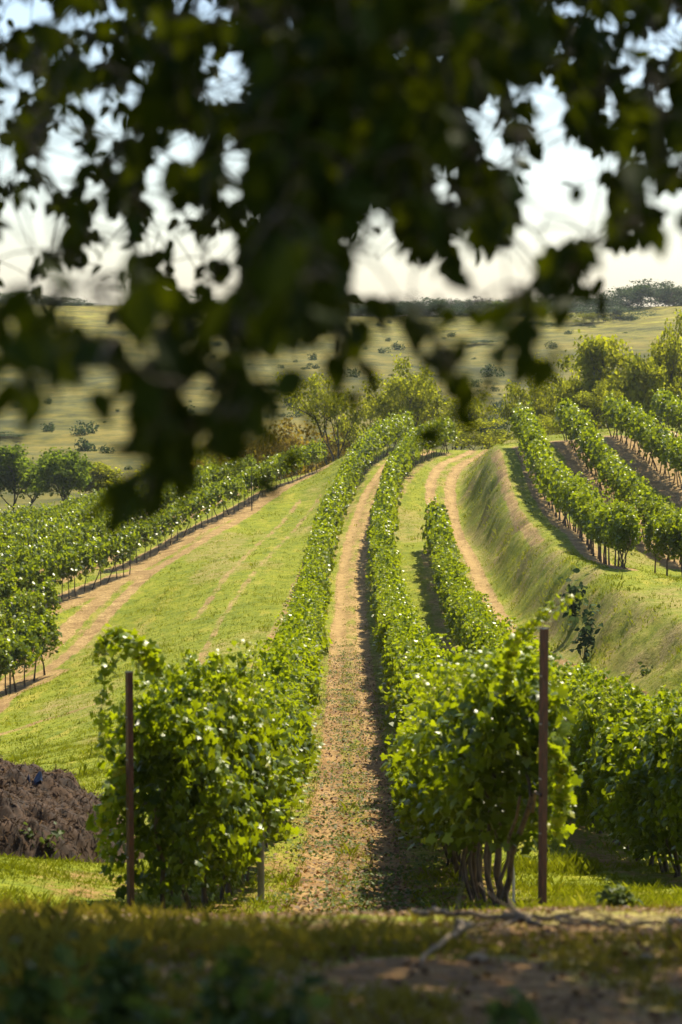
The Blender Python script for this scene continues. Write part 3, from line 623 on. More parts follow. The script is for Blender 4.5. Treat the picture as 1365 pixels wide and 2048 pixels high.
# trellis wires of the two central rows (each wire runs the length of its row)
for L, nm in ((ROW_L1, 'left'), (ROW_R1, 'right')):
    for hz_, hn in ((1.0, 'lower'), (1.75, 'upper')):
        Q = L[:70:3]; P = np.c_[Q[:, 0], Q[:, 1], H(Q[:, 0], Q[:, 1])+hz_]; V, Fc = tubes([(P, np.full(len(P), 0.0025))], 4)
        o = obj('trellis_wire', mesh_np('trellis_wire', V, Fc), M['greypost']); tag(o, '%s steel trellis wire running through the %s central vine row' % (hn, nm), 'wire')

# extra end shoots: long arching canes over the two posts
def cane(pts, label, seed, size=0.10):
    rs = np.random.default_rng(seed); P = np.array([at(*p_) for p_ in pts]); s = np.r_[0, np.cumsum(np.linalg.norm(np.diff(P, axis=0), axis=1))]; q = np.linspace(0, s[-1], 40)
    D = np.c_[[np.interp(q, s, P[:, k]) for k in range(3)]].T
    for _ in range(3): D[1:-1] = (D[:-2]+D[2:]+2*D[1:-1])/4
    base = D[0].copy(); e = empty('vine_cane', base); tag(e, label, 'vine shoot')
    V, Fc = tubes([(D-base, np.linspace(0.005, 0.002, 40))], 5); obj('stem', mesh_np('cane_stem', V, Fc), M['weed'], e)
    k = np.repeat(np.arange(2, 40), 4); LP = D[k]-base+rs.normal(size=(len(k), 3))*0.035
    Nn = np.c_[rs.normal(size=(len(k), 2))*0.7, np.ones(len(k))]; V, Fc, vr = leaves(LP, frames(len(k), rs, Nn, 0.5, 0.7), size*(1.05-0.5*k/40), GL, np.clip(0.55+0.4*rs.random(len(k)), 0, 1))
    obj('foliage', mesh_np('cane_leaves', V, Fc, vr), M['vine'], e)
cane([(1010, 1400, 17.8), (1020, 1300, 17.7), (1060, 1245, 17.5), (1110, 1215, 17.3), (1148, 1188, 17.2)], 'bright yellow green vine shoot arching over the right rusty post', 1, 0.085)
cane([(330, 1360, 19.6), (290, 1290, 19.3), (245, 1280, 19.1), (212, 1340, 19.0), (202, 1430, 19.0), (205, 1500, 19.0)], 'leafy vine shoot hanging down left of the left rusty post', 2)
cane([(300, 1330, 19.6), (255, 1275, 19.4), (215, 1270, 19.3), (195, 1320, 19.2)], 'short vine shoot curling over the top of the left rusty post', 3)
cane([(260, 1500, 19.6), (225, 1560, 19.4), (205, 1620, 19.4), (215, 1700, 19.4)], 'trailing vine shoot low beside the left rusty post', 4)
cane([(1090, 1480, 17.6), (1120, 1520, 17.5), (1125, 1600, 17.5), (1110, 1680, 17.5)], 'trailing vine shoot hanging right of the right rusty post', 5)

# ------------------------------------------------------------------ trees
def tree_meshes(seed, kind):
    """unit tree: height 1, crown diameter about 0.9"""
    rs = np.random.default_rng(seed); paths = []; tips = []
    def grow(P, d, ln, r, lvl):
        k = 5; pts = [P]; dd = d.copy()
        for i in range(k):
            dd = dd + rs.normal(size=3)*0.16 + np.array([0, 0, 0.05]); dd /= np.linalg.norm(dd); pts.append(pts[-1]+dd*ln/k)
        paths.append((np.array(pts), np.linspace(r, r*0.55, k+1)))
        if lvl == 0 or ln < 0.06: tips.append(pts[-1]); tips.append(pts[-2]); return
        for i in range(rs.integers(2, 4)+(kind == 'dense')):
            a = rs.random()*2*math.pi; sp_ = 0.55+0.35*rs.random(); nd = dd + sp_*np.array([math.cos(a), math.sin(a), 0.1*rs.normal()]); nd /= np.linalg.norm(nd)
            grow(pts[rs.integers(2, k+1)], nd, ln*(0.62+0.2*rs.random()), r*0.55, lvl-1)
        tips.append(pts[-1])
    nst = {'airy': 3, 'dense': 2, 'bush': 5}[kind]
    for s_ in range(nst):
        a = s_*2*math.pi/nst+rs.random(); lean = 0.18 if kind != 'bush' else 0.7
        grow(np.array([0.03*math.cos(a), 0.03*math.sin(a), -0.04]), np.array([lean*math.cos(a), lean*math.sin(a), 1.0]), 0.40 if kind != 'bush' else 0.30, 0.017 if kind != 'bush' else 0.010, 3)
    tips = np.array(tips); hi_ = np.percentile(tips[:, 2], 97); sc_ = 0.93/hi_
    paths = [(p_*sc_, r_) for p_, r_ in paths]; tips = tips*sc_
    n_ = {'airy': 5000, 'dense': 7500, 'bush': 4000}[kind]; k = rs.integers(0, len(tips), n_)
    sg = {'airy': 0.038, 'dense': 0.050, 'bush': 0.05}[kind]
    P = tips[k] + rs.normal(size=(n_, 3))*sg*np.array([1.15, 1.15, 0.75]); P[:, 2] = np.maximum(P[:, 2], 0.05)
    if kind == 'bush': P[:, 2] = 0.04+0.96*(P[:, 2]-P[:, 2].min())/(P[:, 2].max()-P[:, 2].min()); P[:, :2] *= (0.75+0.5*np.sin(np.clip(P[:, 2:3], 0, 1)*2.6))
    tv = rs.random(len(tips))
    V, Fc, vr = leaves(P, frames(n_, rs, P-np.array([0, 0, 0.4])+np.array([0, 0, 0.3]), 0.7, 0.3), (0.030 if kind == 'airy' else 0.042)*(0.6+0.8*rs.random(n_)), QL, np.clip(0.6*tv[k]+0.4*rs.random(n_), 0, 1))
    TVv, TFf = tubes(paths, 4)
    return mesh_np('crown', V, Fc, vr), mesh_np('trunk', TVv, TFf, smooth=True)
PROTO = {k: [tree_meshes(600+10*i+s_, k) for i in range(4)] for s_, k in enumerate(('airy', 'dense', 'bush'))}
CR = {}
def crown_mesh(kind, i, mat):
    key = (kind, i, mat)
    if key not in CR:
        me = PROTO[kind][i][0].copy(); me.materials.clear(); me.materials.append(M[mat]); CR[key] = me
    return CR[key]
rt = random.Random(9)
def tree(name, px, top, Y, wpx, kind, mat, label, group, cat='tree', sink=0):
    X = (px-PW/2)/F*Y*1.003; z = h1(X, Y)-sink; tz = at(px, top, Y)[2]; h = max(tz-z, 0.6); wd = wpx/F*Y/0.85
    e = empty(name, (X, Y, z), rt.random()*6.28, 1); e.scale = (wd, wd, h); i = rt.randrange(4)
    tag(e, label, cat, group)
    obj('trunk', PROTO[kind][i][1], M['bark'], e); obj('crown', crown_mesh(kind, i, mat), M[mat], e)
G1 = 'trees standing behind the crest of the central rows'
for a in ((665, 742, 168, 130, 'airy', 'tree_olive', 'slender airy tree with bare lower trunk left of the central row ends'),
          (745, 790, 176, 120, 'airy', 'tree_olive', 'low olive green tree just behind the left central row end'),
          (795, 728, 172, 150, 'airy', 'tree_olive', 'tall airy olive tree rising above the central row ends'),
          (850, 738, 178, 130, 'airy', 'tree_olive', 'tall thin-leaved tree between the central row ends and the round bush'),
          (905, 775, 172, 130, 'airy', 'tree_olive', 'olive tree just right of the right central row end')):
    tree('airy_tree', *a[:6], a[6], G1)
for a in ((958, 835, 165, 120, 'bush', 'tree_olive', 'round olive bush beside the far end of the right-hand track'),
          (1010, 850, 172, 90, 'bush', 'tree_olive', 'small olive bush left of the terrace rows'),
          (560, 832, 176, 130, 'bush', 'tree_rust', 'orange tinged bush behind the crest of the road row'),
          (618, 855, 174, 90, 'bush', 'tree_rust', 'small rusty bush left of the slender airy tree'),
          (500, 862, 176, 110, 'bush', 'tree_rust', 'yellow orange bush partly behind the hanging leaves'),
          (440, 880, 182, 110, 'bush', 'tree_olive', 'olive bush behind the lowest hanging leaves'),
          (700, 850, 186, 90, 'bush', 'tree_olive', 'low olive bush right of the slender airy tree'),
          (1110, 815, 168, 80, 'bush', 'tree_olive', 'low bush between the first and second terrace row ends')):
    tree('bush', *a[:6], a[6], 'bushes behind the crest', 'bush')
G2 = 'trees behind the terrace rows on the right'
for a in ((1065, 745, 175, 110, 'airy', 'tree_olive', 'pale airy tree behind the end of the lowest terrace row'),
          (1145, 702, 178, 140, 'airy', 'tree_olive', 'olive tree behind the second terrace row end'),
          (1205, 676, 174, 150, 'dense', 'tree_olive', 'broad full tree, tallest behind the middle terrace rows'),
          (1262, 700, 178, 140, 'airy', 'tree_olive', 'airy tree between the broad full tree and the right edge trees'),
          (1318, 735, 172, 110, 'dense', 'tree_olive', 'lower tree in front of the right edge trees'),
          (1352, 640, 176, 130, 'airy', 'tree_olive', 'tall airy tree cut by the right edge'),
          (1180, 770, 168, 100, 'airy', 'tree_olive', 'small airy tree in front of the broad full tree'),
          (1400, 690, 180, 130, 'dense', 'tree_olive', 'full tree beyond the right edge trees')):
    tree('airy_tree' if a[4] == 'airy' else 'dense_tree', *a[:6], a[6], G2)
G3 = 'trees beyond the far left vines'
for a in ((35, 893, 186, 150, 'dense', 'tree_dark', 'dark green spreading tree at the far left edge beyond the vines'),
          (145, 903, 184, 130, 'dense', 'tree_dark', 'dark green tree with forked trunk right of the far left tree'),
          (225, 928, 188, 110, 'dense', 'tree_olive', 'yellow green tree right of the two dark trees'),
          (300, 915, 192, 110, 'dense', 'tree_olive', 'olive tree behind the hanging leaves at left'),
          (375, 898, 196, 110, 'airy', 'tree_olive', 'pale tree behind the hanging leaves'),
          (-50, 905, 190, 130, 'dense', 'tree_dark', 'dark tree just outside the left edge')):
    tree('airy_tree' if a[4] == 'airy' else 'dense_tree', *a[:6], a[6], G3)
tree('bush', 5, 868, 262, 60, 'bush', 'tree_blue', 'round blue green bush at the foot of the hill by the left edge', 'bushes at the foot of the hill', 'bush')
tree('bush', 985, 800, 250, 50, 'bush', 'tree_blue', 'blue green bush at the foot of the hill above the round olive bush', 'bushes at the foot of the hill', 'bush')
G4 = 'trees along the skyline of the hill'
def lab(px, extra):
    return '%s on the skyline %s' % (extra, 'at the far left' if px < 60 else 'at left, seen under the hanging leaves' if px < 420 else 'left of the darkest tree' if px < 900 else 'right of the darkest tree' if px < 1120 else 'in the blue green clump left of the skyline gap' if px < 1230 else 'in the big clump at the right edge')
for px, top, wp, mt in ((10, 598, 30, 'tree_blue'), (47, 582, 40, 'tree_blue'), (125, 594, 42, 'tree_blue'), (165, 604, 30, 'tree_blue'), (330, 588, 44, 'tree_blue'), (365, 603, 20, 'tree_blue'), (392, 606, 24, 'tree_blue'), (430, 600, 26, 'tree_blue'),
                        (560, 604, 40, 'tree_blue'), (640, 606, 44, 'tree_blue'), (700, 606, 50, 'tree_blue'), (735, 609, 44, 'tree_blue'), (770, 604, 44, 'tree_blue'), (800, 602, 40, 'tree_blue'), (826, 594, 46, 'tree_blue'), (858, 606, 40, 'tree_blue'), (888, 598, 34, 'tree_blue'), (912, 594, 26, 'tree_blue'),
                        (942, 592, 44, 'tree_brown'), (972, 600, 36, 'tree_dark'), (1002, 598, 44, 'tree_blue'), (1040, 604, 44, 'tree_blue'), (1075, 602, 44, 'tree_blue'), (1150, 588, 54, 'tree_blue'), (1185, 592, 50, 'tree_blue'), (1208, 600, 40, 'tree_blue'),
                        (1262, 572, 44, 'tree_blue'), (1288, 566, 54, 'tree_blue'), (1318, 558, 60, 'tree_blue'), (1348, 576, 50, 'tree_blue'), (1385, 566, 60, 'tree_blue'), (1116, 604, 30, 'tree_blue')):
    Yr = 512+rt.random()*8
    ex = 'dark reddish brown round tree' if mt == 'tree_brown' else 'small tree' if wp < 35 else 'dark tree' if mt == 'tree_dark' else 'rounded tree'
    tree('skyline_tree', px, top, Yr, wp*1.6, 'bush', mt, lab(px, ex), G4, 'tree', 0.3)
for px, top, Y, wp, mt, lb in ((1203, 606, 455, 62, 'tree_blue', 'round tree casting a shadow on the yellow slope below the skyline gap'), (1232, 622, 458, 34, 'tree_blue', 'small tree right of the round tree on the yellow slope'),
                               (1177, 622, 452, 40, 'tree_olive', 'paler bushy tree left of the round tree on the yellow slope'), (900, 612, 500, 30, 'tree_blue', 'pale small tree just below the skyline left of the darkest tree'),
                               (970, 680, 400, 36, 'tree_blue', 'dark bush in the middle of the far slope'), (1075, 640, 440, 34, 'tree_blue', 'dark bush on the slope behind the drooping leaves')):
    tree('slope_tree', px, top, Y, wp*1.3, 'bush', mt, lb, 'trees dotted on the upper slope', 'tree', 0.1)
# small shrubs dotted over the hill, one mesh each
shm = []
for i in range(5):
    rs = np.random.default_rng(700+i); n_ = 260; d = rs.normal(size=(n_, 3)); d /= np.linalg.norm(d, axis=1, keepdims=True); c = rs.normal(size=(4, 3))*[0.28, 0.28, 0.1]
    P = d*(0.26+0.12*rs.random((n_, 1)))+c[rs.integers(0, 4, n_)]; P[:, 2] = np.abs(P[:, 2]+0.25)*1.0
    V, Fc, vr = leaves(P, frames(n_, rs, d, 0.6, 0.2), 0.13*(0.7+0.6*rs.random(n_)), QL, rs.random(n_)); me = mesh_np('hill_shrub', V, Fc, vr); me.materials.append(M['tree_blue']); shm.append(me)
def hill_shrub(px, py, s_):
    P = hit(px, py, 215, 520); o = bpy.data.objects.new('hill_shrub', rt.choice(shm)); C.objects.link(o); o.location = (P[0], P[1], h1(P[0], P[1])-0.05); o.rotation_euler = (0, 0, rt.random()*6.28); o.scale = (s_, s_, s_*(0.7+0.5*rt.random()))
    z_ = 'upper' if py < 700 else 'middle' if py < 800 else 'lower'; sd_ = 'left' if px < 480 else 'central' if px < 950 else 'right'
    tag(o, 'small dark shrub dotted on the %s part of the hill, %s side' % (z_, sd_), 'shrub', 'shrubs dotted over the dry hill')
for k in range(110):
    px = rt.uniform(-20, 1385); py = rt.uniform(640, 940) if px < 520 else rt.uniform(645, 850); hill_shrub(px, py, rt.choice((0.4, 0.5, 0.6, 0.7, 0.9, 1.3))*1.1)
for px, py, s_ in ((365, 842, 2.4), (345, 838, 1.8), (520, 870, 1.6), (310, 840, 2.0), (155, 873, 1.6), (170, 870, 1.9), (95, 862, 1.5), (168, 900, 2.0), (212, 905, 1.5), (730, 700, 1.0), (772, 706, 1.6), (795, 702, 1.9), (702, 752, 1.7), (580, 815, 1.9), (600, 830, 1.4), (545, 777, 1.4), (1015, 690, 1.2), (1100, 700, 1.6), (975, 752, 2.2), (1140, 670, 1.4)):
    hill_shrub(px, py, s_)

# ------------------------------------------------------------------ compost heap at the left
def heap():
    rs = np.random.default_rng(33); cx, cy = -4.3, 28.0; nx_, ny_ = 150, 120; u = np.linspace(-2.7, 2.0, nx_); v = np.linspace(-2.6, 2.8, ny_); U, Vv = np.meshgrid(u, v)
    prof = np.clip(1-np.hypot(U/2.0, Vv/2.6)**2.2, 0, 1)**0.9*0.98; prof = np.where(U < 0, np.clip(1-np.hypot(U/4.5, Vv/2.6)**2.2, 0, 1)**0.7*1.05, prof)
    z = prof*(0.55+0.85*fbm(U*1.3, Vv*1.3, 51, 3)) + (prof > 0.02)*0.42*(fbm(U*3.2, Vv*3.2, 53, 4)-0.45)+(prof > 0.02)*0.06*(vn(U*14, Vv*14, 54)-0.5)-0.06*(prof <= 0.02)
    Z = H(U+cx, Vv+cy)+z-h1(cx, cy)
    idx = np.arange(nx_*ny_).reshape(ny_, nx_); Fq = np.stack([idx[:-1, :-1], idx[:-1, 1:], idx[1:, 1:], idx[1:, :-1]], -1).reshape(-1, 4)
    e = empty('compost_heap', (cx, cy, h1(cx, cy))); tag(e, 'dark brown heap of straw and compost at the left edge below the grass', 'heap')
    obj('mound', mesh_np('mound', np.c_[U.ravel(), Vv.ravel(), Z.ravel()], [Fq]), M['compost'], e)
    n_ = 34000; i = rs.integers(0, nx_*ny_, n_); ok = z.ravel()[i] > 0.05; i = i[ok]; n_ = len(i)
    P = np.c_[U.ravel()[i], Vv.ravel()[i], Z.ravel()[i]]+rs.normal(size=(n_, 3))*[0.02, 0.02, 0.008]+[0, 0, 0.015]
    strip = (np.array([(-0.08, -0.6, 0), (0.08, -0.6, 0), (0.07, 0.6, 0.25), (-0.07, 0.6, 0.25)]), [np.array([(0, 1, 2, 3)])])
    V, Fc, vr = leaves(P, frames(n_, rs, np.tile([0, 0, 1.], (n_, 1)), 0.5, 0), 0.05*(0.4+1.2*rs.random(n_)**2), strip, 0.8*rs.random(n_)**2.5)
    o = obj('straw', mesh_np('straw', V, Fc, vr), M['straw'], e); o['kind'] = 'stuff'
    for (a, b, s_) in ((0.78, -0.5, 0.09), (-0.3, -0.4, 0.06)):
        bm = bmesh.new(); bmesh.ops.create_grid(bm, x_segments=8, y_segments=6, size=s_)
        for vv in bm.verts: vv.co.z = 0.08*math.sin(vv.co.x*40)+0.05*math.cos(vv.co.y*33)+rs.normal()*0.012; vv.co.y *= 0.5
        bmesh.ops.solidify(bm, geom=bm.faces[:], thickness=0.002)
        me = bpy.data.meshes.new('plastic_scrap'); bm.to_mesh(me); bm.free(); q = obj('plastic_scrap', me, M['plastic'])
        j = np.argmin((U-a)**2+(Vv-b)**2); q.location = (cx+a, cy+b, h1(cx, cy)+Z.ravel()[j]+0.05); q.rotation_euler = (0.35, 0.1, 0.4)
        tag(q, 'crumpled blue plastic scrap lying on the %s of the compost heap' % ('right shoulder' if a > 0 else 'left part'), 'plastic scrap')
M['compost'] = bark_mat('compost', (0.012, 0.004, 0.002), (0.055, 0.024, 0.009), 9, 0.95)
heap()

# ------------------------------------------------------------------ small plants, branches, stones
def blade_plant(px, py, Y, h, n_, label, name='corn_seedling', cat='plant', mat='grass', w_=0.03, seed=0):
    rs = np.random.default_rng(800+seed); b = at(px, py, Y); z = h1(b[0], b[1]); V, Fc, o = [], [], 0; vr = []
    for i in range(n_):
        a = i*2.4+rs.random(); L_ = h*(0.6+0.5*rs.random()); u = np.linspace(0, 1, 7); x = 0.55*L_*u**1.6; zz = L_*(u-0.42*u**2.6)
        wv = w_*np.sin(np.clip(u*0.9+0.1, 0, 1)*math.pi)**0.6+0.001
        for s_ in (-1, 1): V.append(np.c_[x*math.cos(a)-s_*wv/2*math.sin(a), x*math.sin(a)+s_*wv/2*math.cos(a), zz])
        k = o; Fc.append(np.array([(k+j, k+7+j, k+8+j, k+1+j) for j in range(6)])); o += 14; vr.append(np.full(14, 0.3+0.3*rs.random()))
    ob = obj(name, mesh_np(name, np.concatenate(V), [np.concatenate(Fc)], np.concatenate(vr)), M[mat]); ob.location = (b[0], b[1], z); tag(ob, label, cat)
blade_plant(182, 1668, 27.0, 0.26, 6, 'bright green young corn plant at the foot of the compost heap', w_=0.035)
def leafy(px, top, Y, wpx, nl, size, mat, label, name='weed', seed=0, tpl=OL, cat='plant', group=None, stems=5):
    rs = np.random.default_rng(900+seed); X = (px-PW/2)/F*Y; z = h1(X, Y); h = max(at(px, top, Y)[2]-z, 0.12); wd = wpx/F*Y/2
    e = empty(name, (X, Y, z)); tag(e, label, cat, group); paths, LP, NN = [], [], []
    for s_ in range(stems):
        a = rs.random()*6.28; u = np.linspace(0, 1, 6); rr = wd*(0.3+0.8*rs.random()); hh = h*(0.65+0.4*rs.random()); P = np.c_[math.cos(a)*rr*u**1.3, math.sin(a)*rr*u**1.3, hh*u]; paths.append((P, np.linspace(0.006, 0.002, 6)))
        m = nl//stems; q = 0.2+0.8*rs.random(m); LP.append(np.c_[[np.interp(q, u, P[:, k]) for k in range(3)]].T+rs.normal(size=(m, 3))*size*0.55); NN.append(np.c_[rs.normal(size=(m, 2))*0.6, np.ones(m)])
    V, Fc = tubes(paths, 4); obj('stem', mesh_np('weed_stem', V, Fc), M['weed'], e)
    LP = np.concatenate(LP); V, Fc, vr = leaves(LP, frames(len(LP), rs, np.concatenate(NN), 0.45, 0.4), size*(0.7+0.6*rs.random(len(LP))), tpl, rs.random(len(LP))); obj('foliage', mesh_np('weed_leaves', V, Fc, vr), M[mat], e)
leafy(1145, 1135, 72, 70, 110, 0.20, 'tree_blue', 'upper leafy grey green sapling on the grassy bank', 'sapling', 1)
leafy(1172, 1192, 66, 80, 120, 0.20, 'tree_blue', 'lower leafy grey green sapling on the grassy bank', 'sapling', 2)
leafy(1300, 1340, 60, 60, 80, 0.12, 'weed', 'weed on the foot of the bank above the right vine row', 'weed', 3)
leafy(80, 1655, 26.0, 90, 160, 0.07, 'weed', 'low weed patch below the compost heap', 'weed', 4)
for k, (px, top, Y, wp, lb) in enumerate(((240, 1820, 5.6, 130, 'tall dark blurred weed near the bottom left'), (450, 1900, 5.2, 120, 'dark blurred weed at the bottom left of centre'), (560, 1960, 4.9, 130, 'dark blurred weed at the bottom edge left of the bare patch'),
        (1010, 1985, 4.8, 120, 'low dark blurred weed at the bottom edge right of centre'), (60, 1900, 5.2, 120, 'dark blurred weed in the bottom left corner'), (330, 1985, 4.8, 120, 'low dark blurred weed at the bottom edge at left'), (1240, 1790, 15, 60, 'pale small weed on the bank crest below the right vines'))):
    leafy(px, top, Y, wp, 150, 0.05, 'weed', lb, 'weed', 10+k)
def branch(pts, r, label, seed=0, twigs=3):
    rs = np.random.default_rng(seed+60); P = []
    for px, py in pts:
        q = hit(px, py, 4.5, 18); P.append([q[0], q[1], h1(q[0], q[1])+r+0.03+0.02*rs.random()])
    P = np.array(P); s = np.r_[0, np.cumsum(np.linalg.norm(np.diff(P, axis=0), axis=1))]; q = np.linspace(0, s[-1], 16); D = np.c_[[np.interp(q, s, P[:, k]) for k in range(3)]].T+rs.normal(size=(16, 3))*0.008
    base = D[0].copy(); paths = [(D-base, np.linspace(r, r*0.45, 16))]
    for t_ in range(twigs):
        k = rs.integers(4, 14); d = rs.normal(size=3)*[1, 0.8, 0.3]; d[2] = abs(d[2]); d /= np.linalg.norm(d); paths.append((np.array([D[k]-base, D[k]-base+d*0.12, D[k]-base+d*0.22+[0.02, 0, 0.01]]), np.array([r*0.45, r*0.3, r*0.15])))
    V, Fc = tubes(paths, 7); o = obj('fallen_branch', mesh_np('fallen_branch', V, Fc, smooth=True), M['deadwood']); o.location = base; tag(o, label, 'branch')
branch([(830, 1843), (900, 1850), (980, 1852), (1070, 1858), (1180, 1868)], 0.016, 'long pale dead branch lying along the crest of the near bank', 1)
branch([(922, 1856), (930, 1880), (905, 1910), (865, 1935), (845, 1960)], 0.013, 'curved pale dead branch pointing down the near bank', 2)
branch([(1010, 1868), (1050, 1874), (1080, 1880)], 0.02, 'short thick dead branch below the long one', 3, 1)
branch([(1110, 1872), (1240, 1890), (1360, 1878)], 0.009, 'thin dead branch at the right of the near bank', 4, 2)
def stone(px, py, s_, label, seed):
    q = hit(px, py, 4.5, 18); bm = bmesh.new(); bmesh.ops.create_icosphere(bm, subdivisions=3, radius=1); rs = np.random.default_rng(seed)
    for v in bm.verts:
        nz_ = 0.8+0.4*float(fbm(np.array([v.co.x*1.3+seed+5]), np.array([v.co.y*1.3+v.co.z+5]), seed, 3)[0]); v.co = Vector((v.co.x*s_*1.3*nz_, v.co.y*s_*nz_, v.co.z*s_*0.7*nz_))
    me = bpy.data.meshes.new('stone'); bm.to_mesh(me); bm.free(); o = obj('stone', me, M['stone']); o.location = (q[0], q[1], h1(q[0], q[1])+s_*0.3); tag(o, label, 'stone')
stone(1355, 1852, 0.035, 'pale stone on the bank crest at the right edge', 1); stone(955, 1925, 0.03, 'small stone beside the curved dead branch', 2); stone(1292, 1925, 0.03, 'small brown stone on the bare ground at the right', 3)

# ------------------------------------------------------------------ the overhanging tree: trunk stands to the right of the frame, low limbs reach across the view
def canopy():
    rs = np.random.default_rng(21)
    holes = [(55, 18, 62, 34), (150, 40, 55, 18), (225, 22, 27, 20), (425, 18, 34, 22), (472, 70, 13, 35), (476, 138, 32, 34), (434, 160, 15, 14), (575, 45, 20, 26), (305, 155, 24, 24), (282, 175, 18, 18), (258, 202, 16, 26), (190, 120, 16, 20),
        (38, 135, 12, 20), (18, 190, 20, 26), (52, 166, 12, 12), (185, 200, 30, 20), (155, 255, 26, 18), (215, 258, 28, 28), (205, 290, 18, 22), (120, 325, 46, 58), (14, 325, 24, 42), (350, 300, 24, 30), (310, 372, 24, 50), (332, 432, 26, 30), (300, 480, 28, 28),
        (395, 285, 22, 18), (475, 322, 26, 46), (463, 378, 20, 28), (90, 400, 24, 20), (28, 470, 44, 60), (28, 560, 40, 42), (100, 465, 34, 38), (225, 488, 34, 56), (206, 388, 16, 26), (372, 512, 30, 48), (352, 560, 16, 24), (385, 425, 16, 16), (460, 478, 26, 20), (425, 505, 16, 18), (472, 512, 22, 20),
        (480, 552, 18, 24), (445, 570, 20, 20), (125, 570, 40, 28), (170, 560, 16, 20), (873, 362, 30, 34), (895, 398, 14, 20), (755, 436, 46, 24), (710, 505, 36, 32), (785, 500, 32, 38), (740, 565, 66, 40), (850, 545, 34, 30), (820, 585, 60, 22), (935, 480, 32, 32), (965, 560, 60, 42), (925, 410, 20, 14),
        (965, 235, 32, 26), (992, 200, 16, 22), (1005, 310, 46, 30), (978, 278, 26, 26), (1035, 172, 10, 24), (1075, 190, 16, 22), (1100, 245, 30, 100), (1130, 205, 20, 20), (1090, 375, 50, 44), (1110, 440, 64, 50), (1140, 335, 24, 30), (1180, 350, 20, 56), (1225, 325, 20, 28), (1195, 435, 40, 56),
        (1275, 155, 26, 24), (1262, 95, 20, 26), (1220, 55, 16, 26), (1345, 60, 24, 34), (1320, 105, 14, 16), (1330, 200, 14, 20), (1300, 218, 14, 12), (1225, 210, 14, 16), (1215, 530, 50, 30), (1300, 545, 90, 60), (1345, 430, 26, 56), (1300, 390, 20, 40), (1050, 480, 44, 44), (1010, 545, 60, 50), (950, 30, 0, 0),
        (232, 785, 22, 50), (130, 815, 24, 50), (52, 765, 14, 35), (372, 795, 26, 38), (437, 765, 18, 26), (238, 895, 44, 70), (175, 645, 14, 45), (15, 640, 16, 40), (100, 900, 120, 70), (410, 1010, 60, 60), (395, 885, 14, 24), (560, 740, 40, 60), (635, 700, 26, 40), (790, 700, 34, 60), (800, 800, 60, 60), (965, 690, 20, 50), (325, 1110, 90, 36), (470, 940, 50, 40), (265, 690, 10, 26), (330, 655, 10, 22),
        (635, 200, 6, 8), (790, 105, 12, 10), (875, 110, 10, 14), (700, 265, 16, 10), (1150, 20, 22, 12), (1350, 300, 14, 30), (240, 330, 14, 16), (290, 60, 10, 12)]
    rh = np.random.default_rng(5)
    holes += [(rh.uniform(0, 520), rh.uniform(0, 600), rh.uniform(7, 15), rh.uniform(8, 18)) for _ in range(46)]+[(rh.uniform(1130, 1365), rh.uniform(0, 320), rh.uniform(7, 14), rh.uniform(8, 16)) for _ in range(14)]
    ha = np.array([h_ for h_ in holes if h_[2] > 0], float)
    def inhole(px, py, k=1.0, mg=0.0):
        mg = np.broadcast_to(mg, px.shape)[:, None]
        return (((px[:, None]-ha[:, 0])/(ha[:, 2]*k+mg))**2+((py[:, None]-ha[:, 1])/(ha[:, 3]*k+mg))**2 < 1).any(1)
    lo_x = [-700, 0, 60, 150, 250, 340, 400, 520, 560, 640, 680, 760, 800, 900, 940, 1000, 1080, 1140, 1200, 1260, 1300, 1365, 2100]
    lo_y = [600, 590, 600, 600, 590, 590, 600, 620, 640, 640, 560, 560, 520, 520, 500, 520, 560, 570, 520, 500, 470, 470, 480]
    limbs = []
    cr = np.array([5.4, 9.6, 1.6])
    ends = [(-2.0, 8.4, 1.75), (-1.6, 6.2, 1.4), (-1.2, 4.4, 1.15), (-0.6, 3.2, 1.0), (0.9, 3.6, 1.05), (0.6, 9.0, 1.95), (1.6, 5.6, 1.4)]
    for E in ends:
        E = np.array(E); u = np.linspace(0, 1, 14)[:, None]; mid_ = (cr+E)/2+[0, 0, 0.55]
        P = (1-u)**2*cr+2*u*(1-u)*mid_+u*u*E; P[1:-1] += rs.normal(size=(12, 3))*0.05; limbs.append(P)
    LV, LF = {}, {}
    allp = np.concatenate(limbs); lid = np.repeat(np.arange(len(limbs)), 14)
    twigs = {i: [] for i in range(len(limbs))}
    LP, LN, LS, LVr, tipsP = [], [], [], [], []
    def spray(P0, nl, size, droop, spread=None):
        """leaves along a drooping twig that ends at P0"""
        tipsP.append(P0)
        k = nl; d = rs.normal(size=3)*[1, 1, 0.5]+[0, 0, -droop]; d /= np.linalg.norm(d)
        t_ = np.linspace(-0.5, 0.5, k)[:, None]*(spread or size*2.6); LP.append(P0+d*t_+rs.normal(size=(k, 3))*size*0.38); LN.append(rs.normal(size=(k, 3))*[1, 1, 0.6]+[0, 0, 0.35]); LS.append(size*(0.7+0.5*rs.random(k))); LVr.append(np.clip(rs.random()*0.6+0.4*rs.random(k), 0, 1))
    # body of the canopy seen under the top of the frame
    N = 0; tries = 0
    while N < 5600 and tries < 160000:
        tries += 1
        px = rs.uniform(-700, 2100); py = rs.uniform(-260, 680)
        if py > np.interp(px, lo_x, lo_y)-15: continue
        cen = math.exp(-((px-680)/190)**2)
        if py > -30 and 0 <= px <= PW:
            if rs.random() > 0.60+0.5*cen-0.15*(px < 430): continue
        elif rs.random() > 0.30: continue
        Yd = rs.uniform(3.2, 5.0) if rs.random() < 0.10+0.35*cen else rs.uniform(5.0, 9.5)
        if inhole(np.array([px]), np.array([py]), 1.0)[0]: continue
        spray(at(px, py, Yd), rs.integers(3, 6), 0.058, 0.9); N += 1
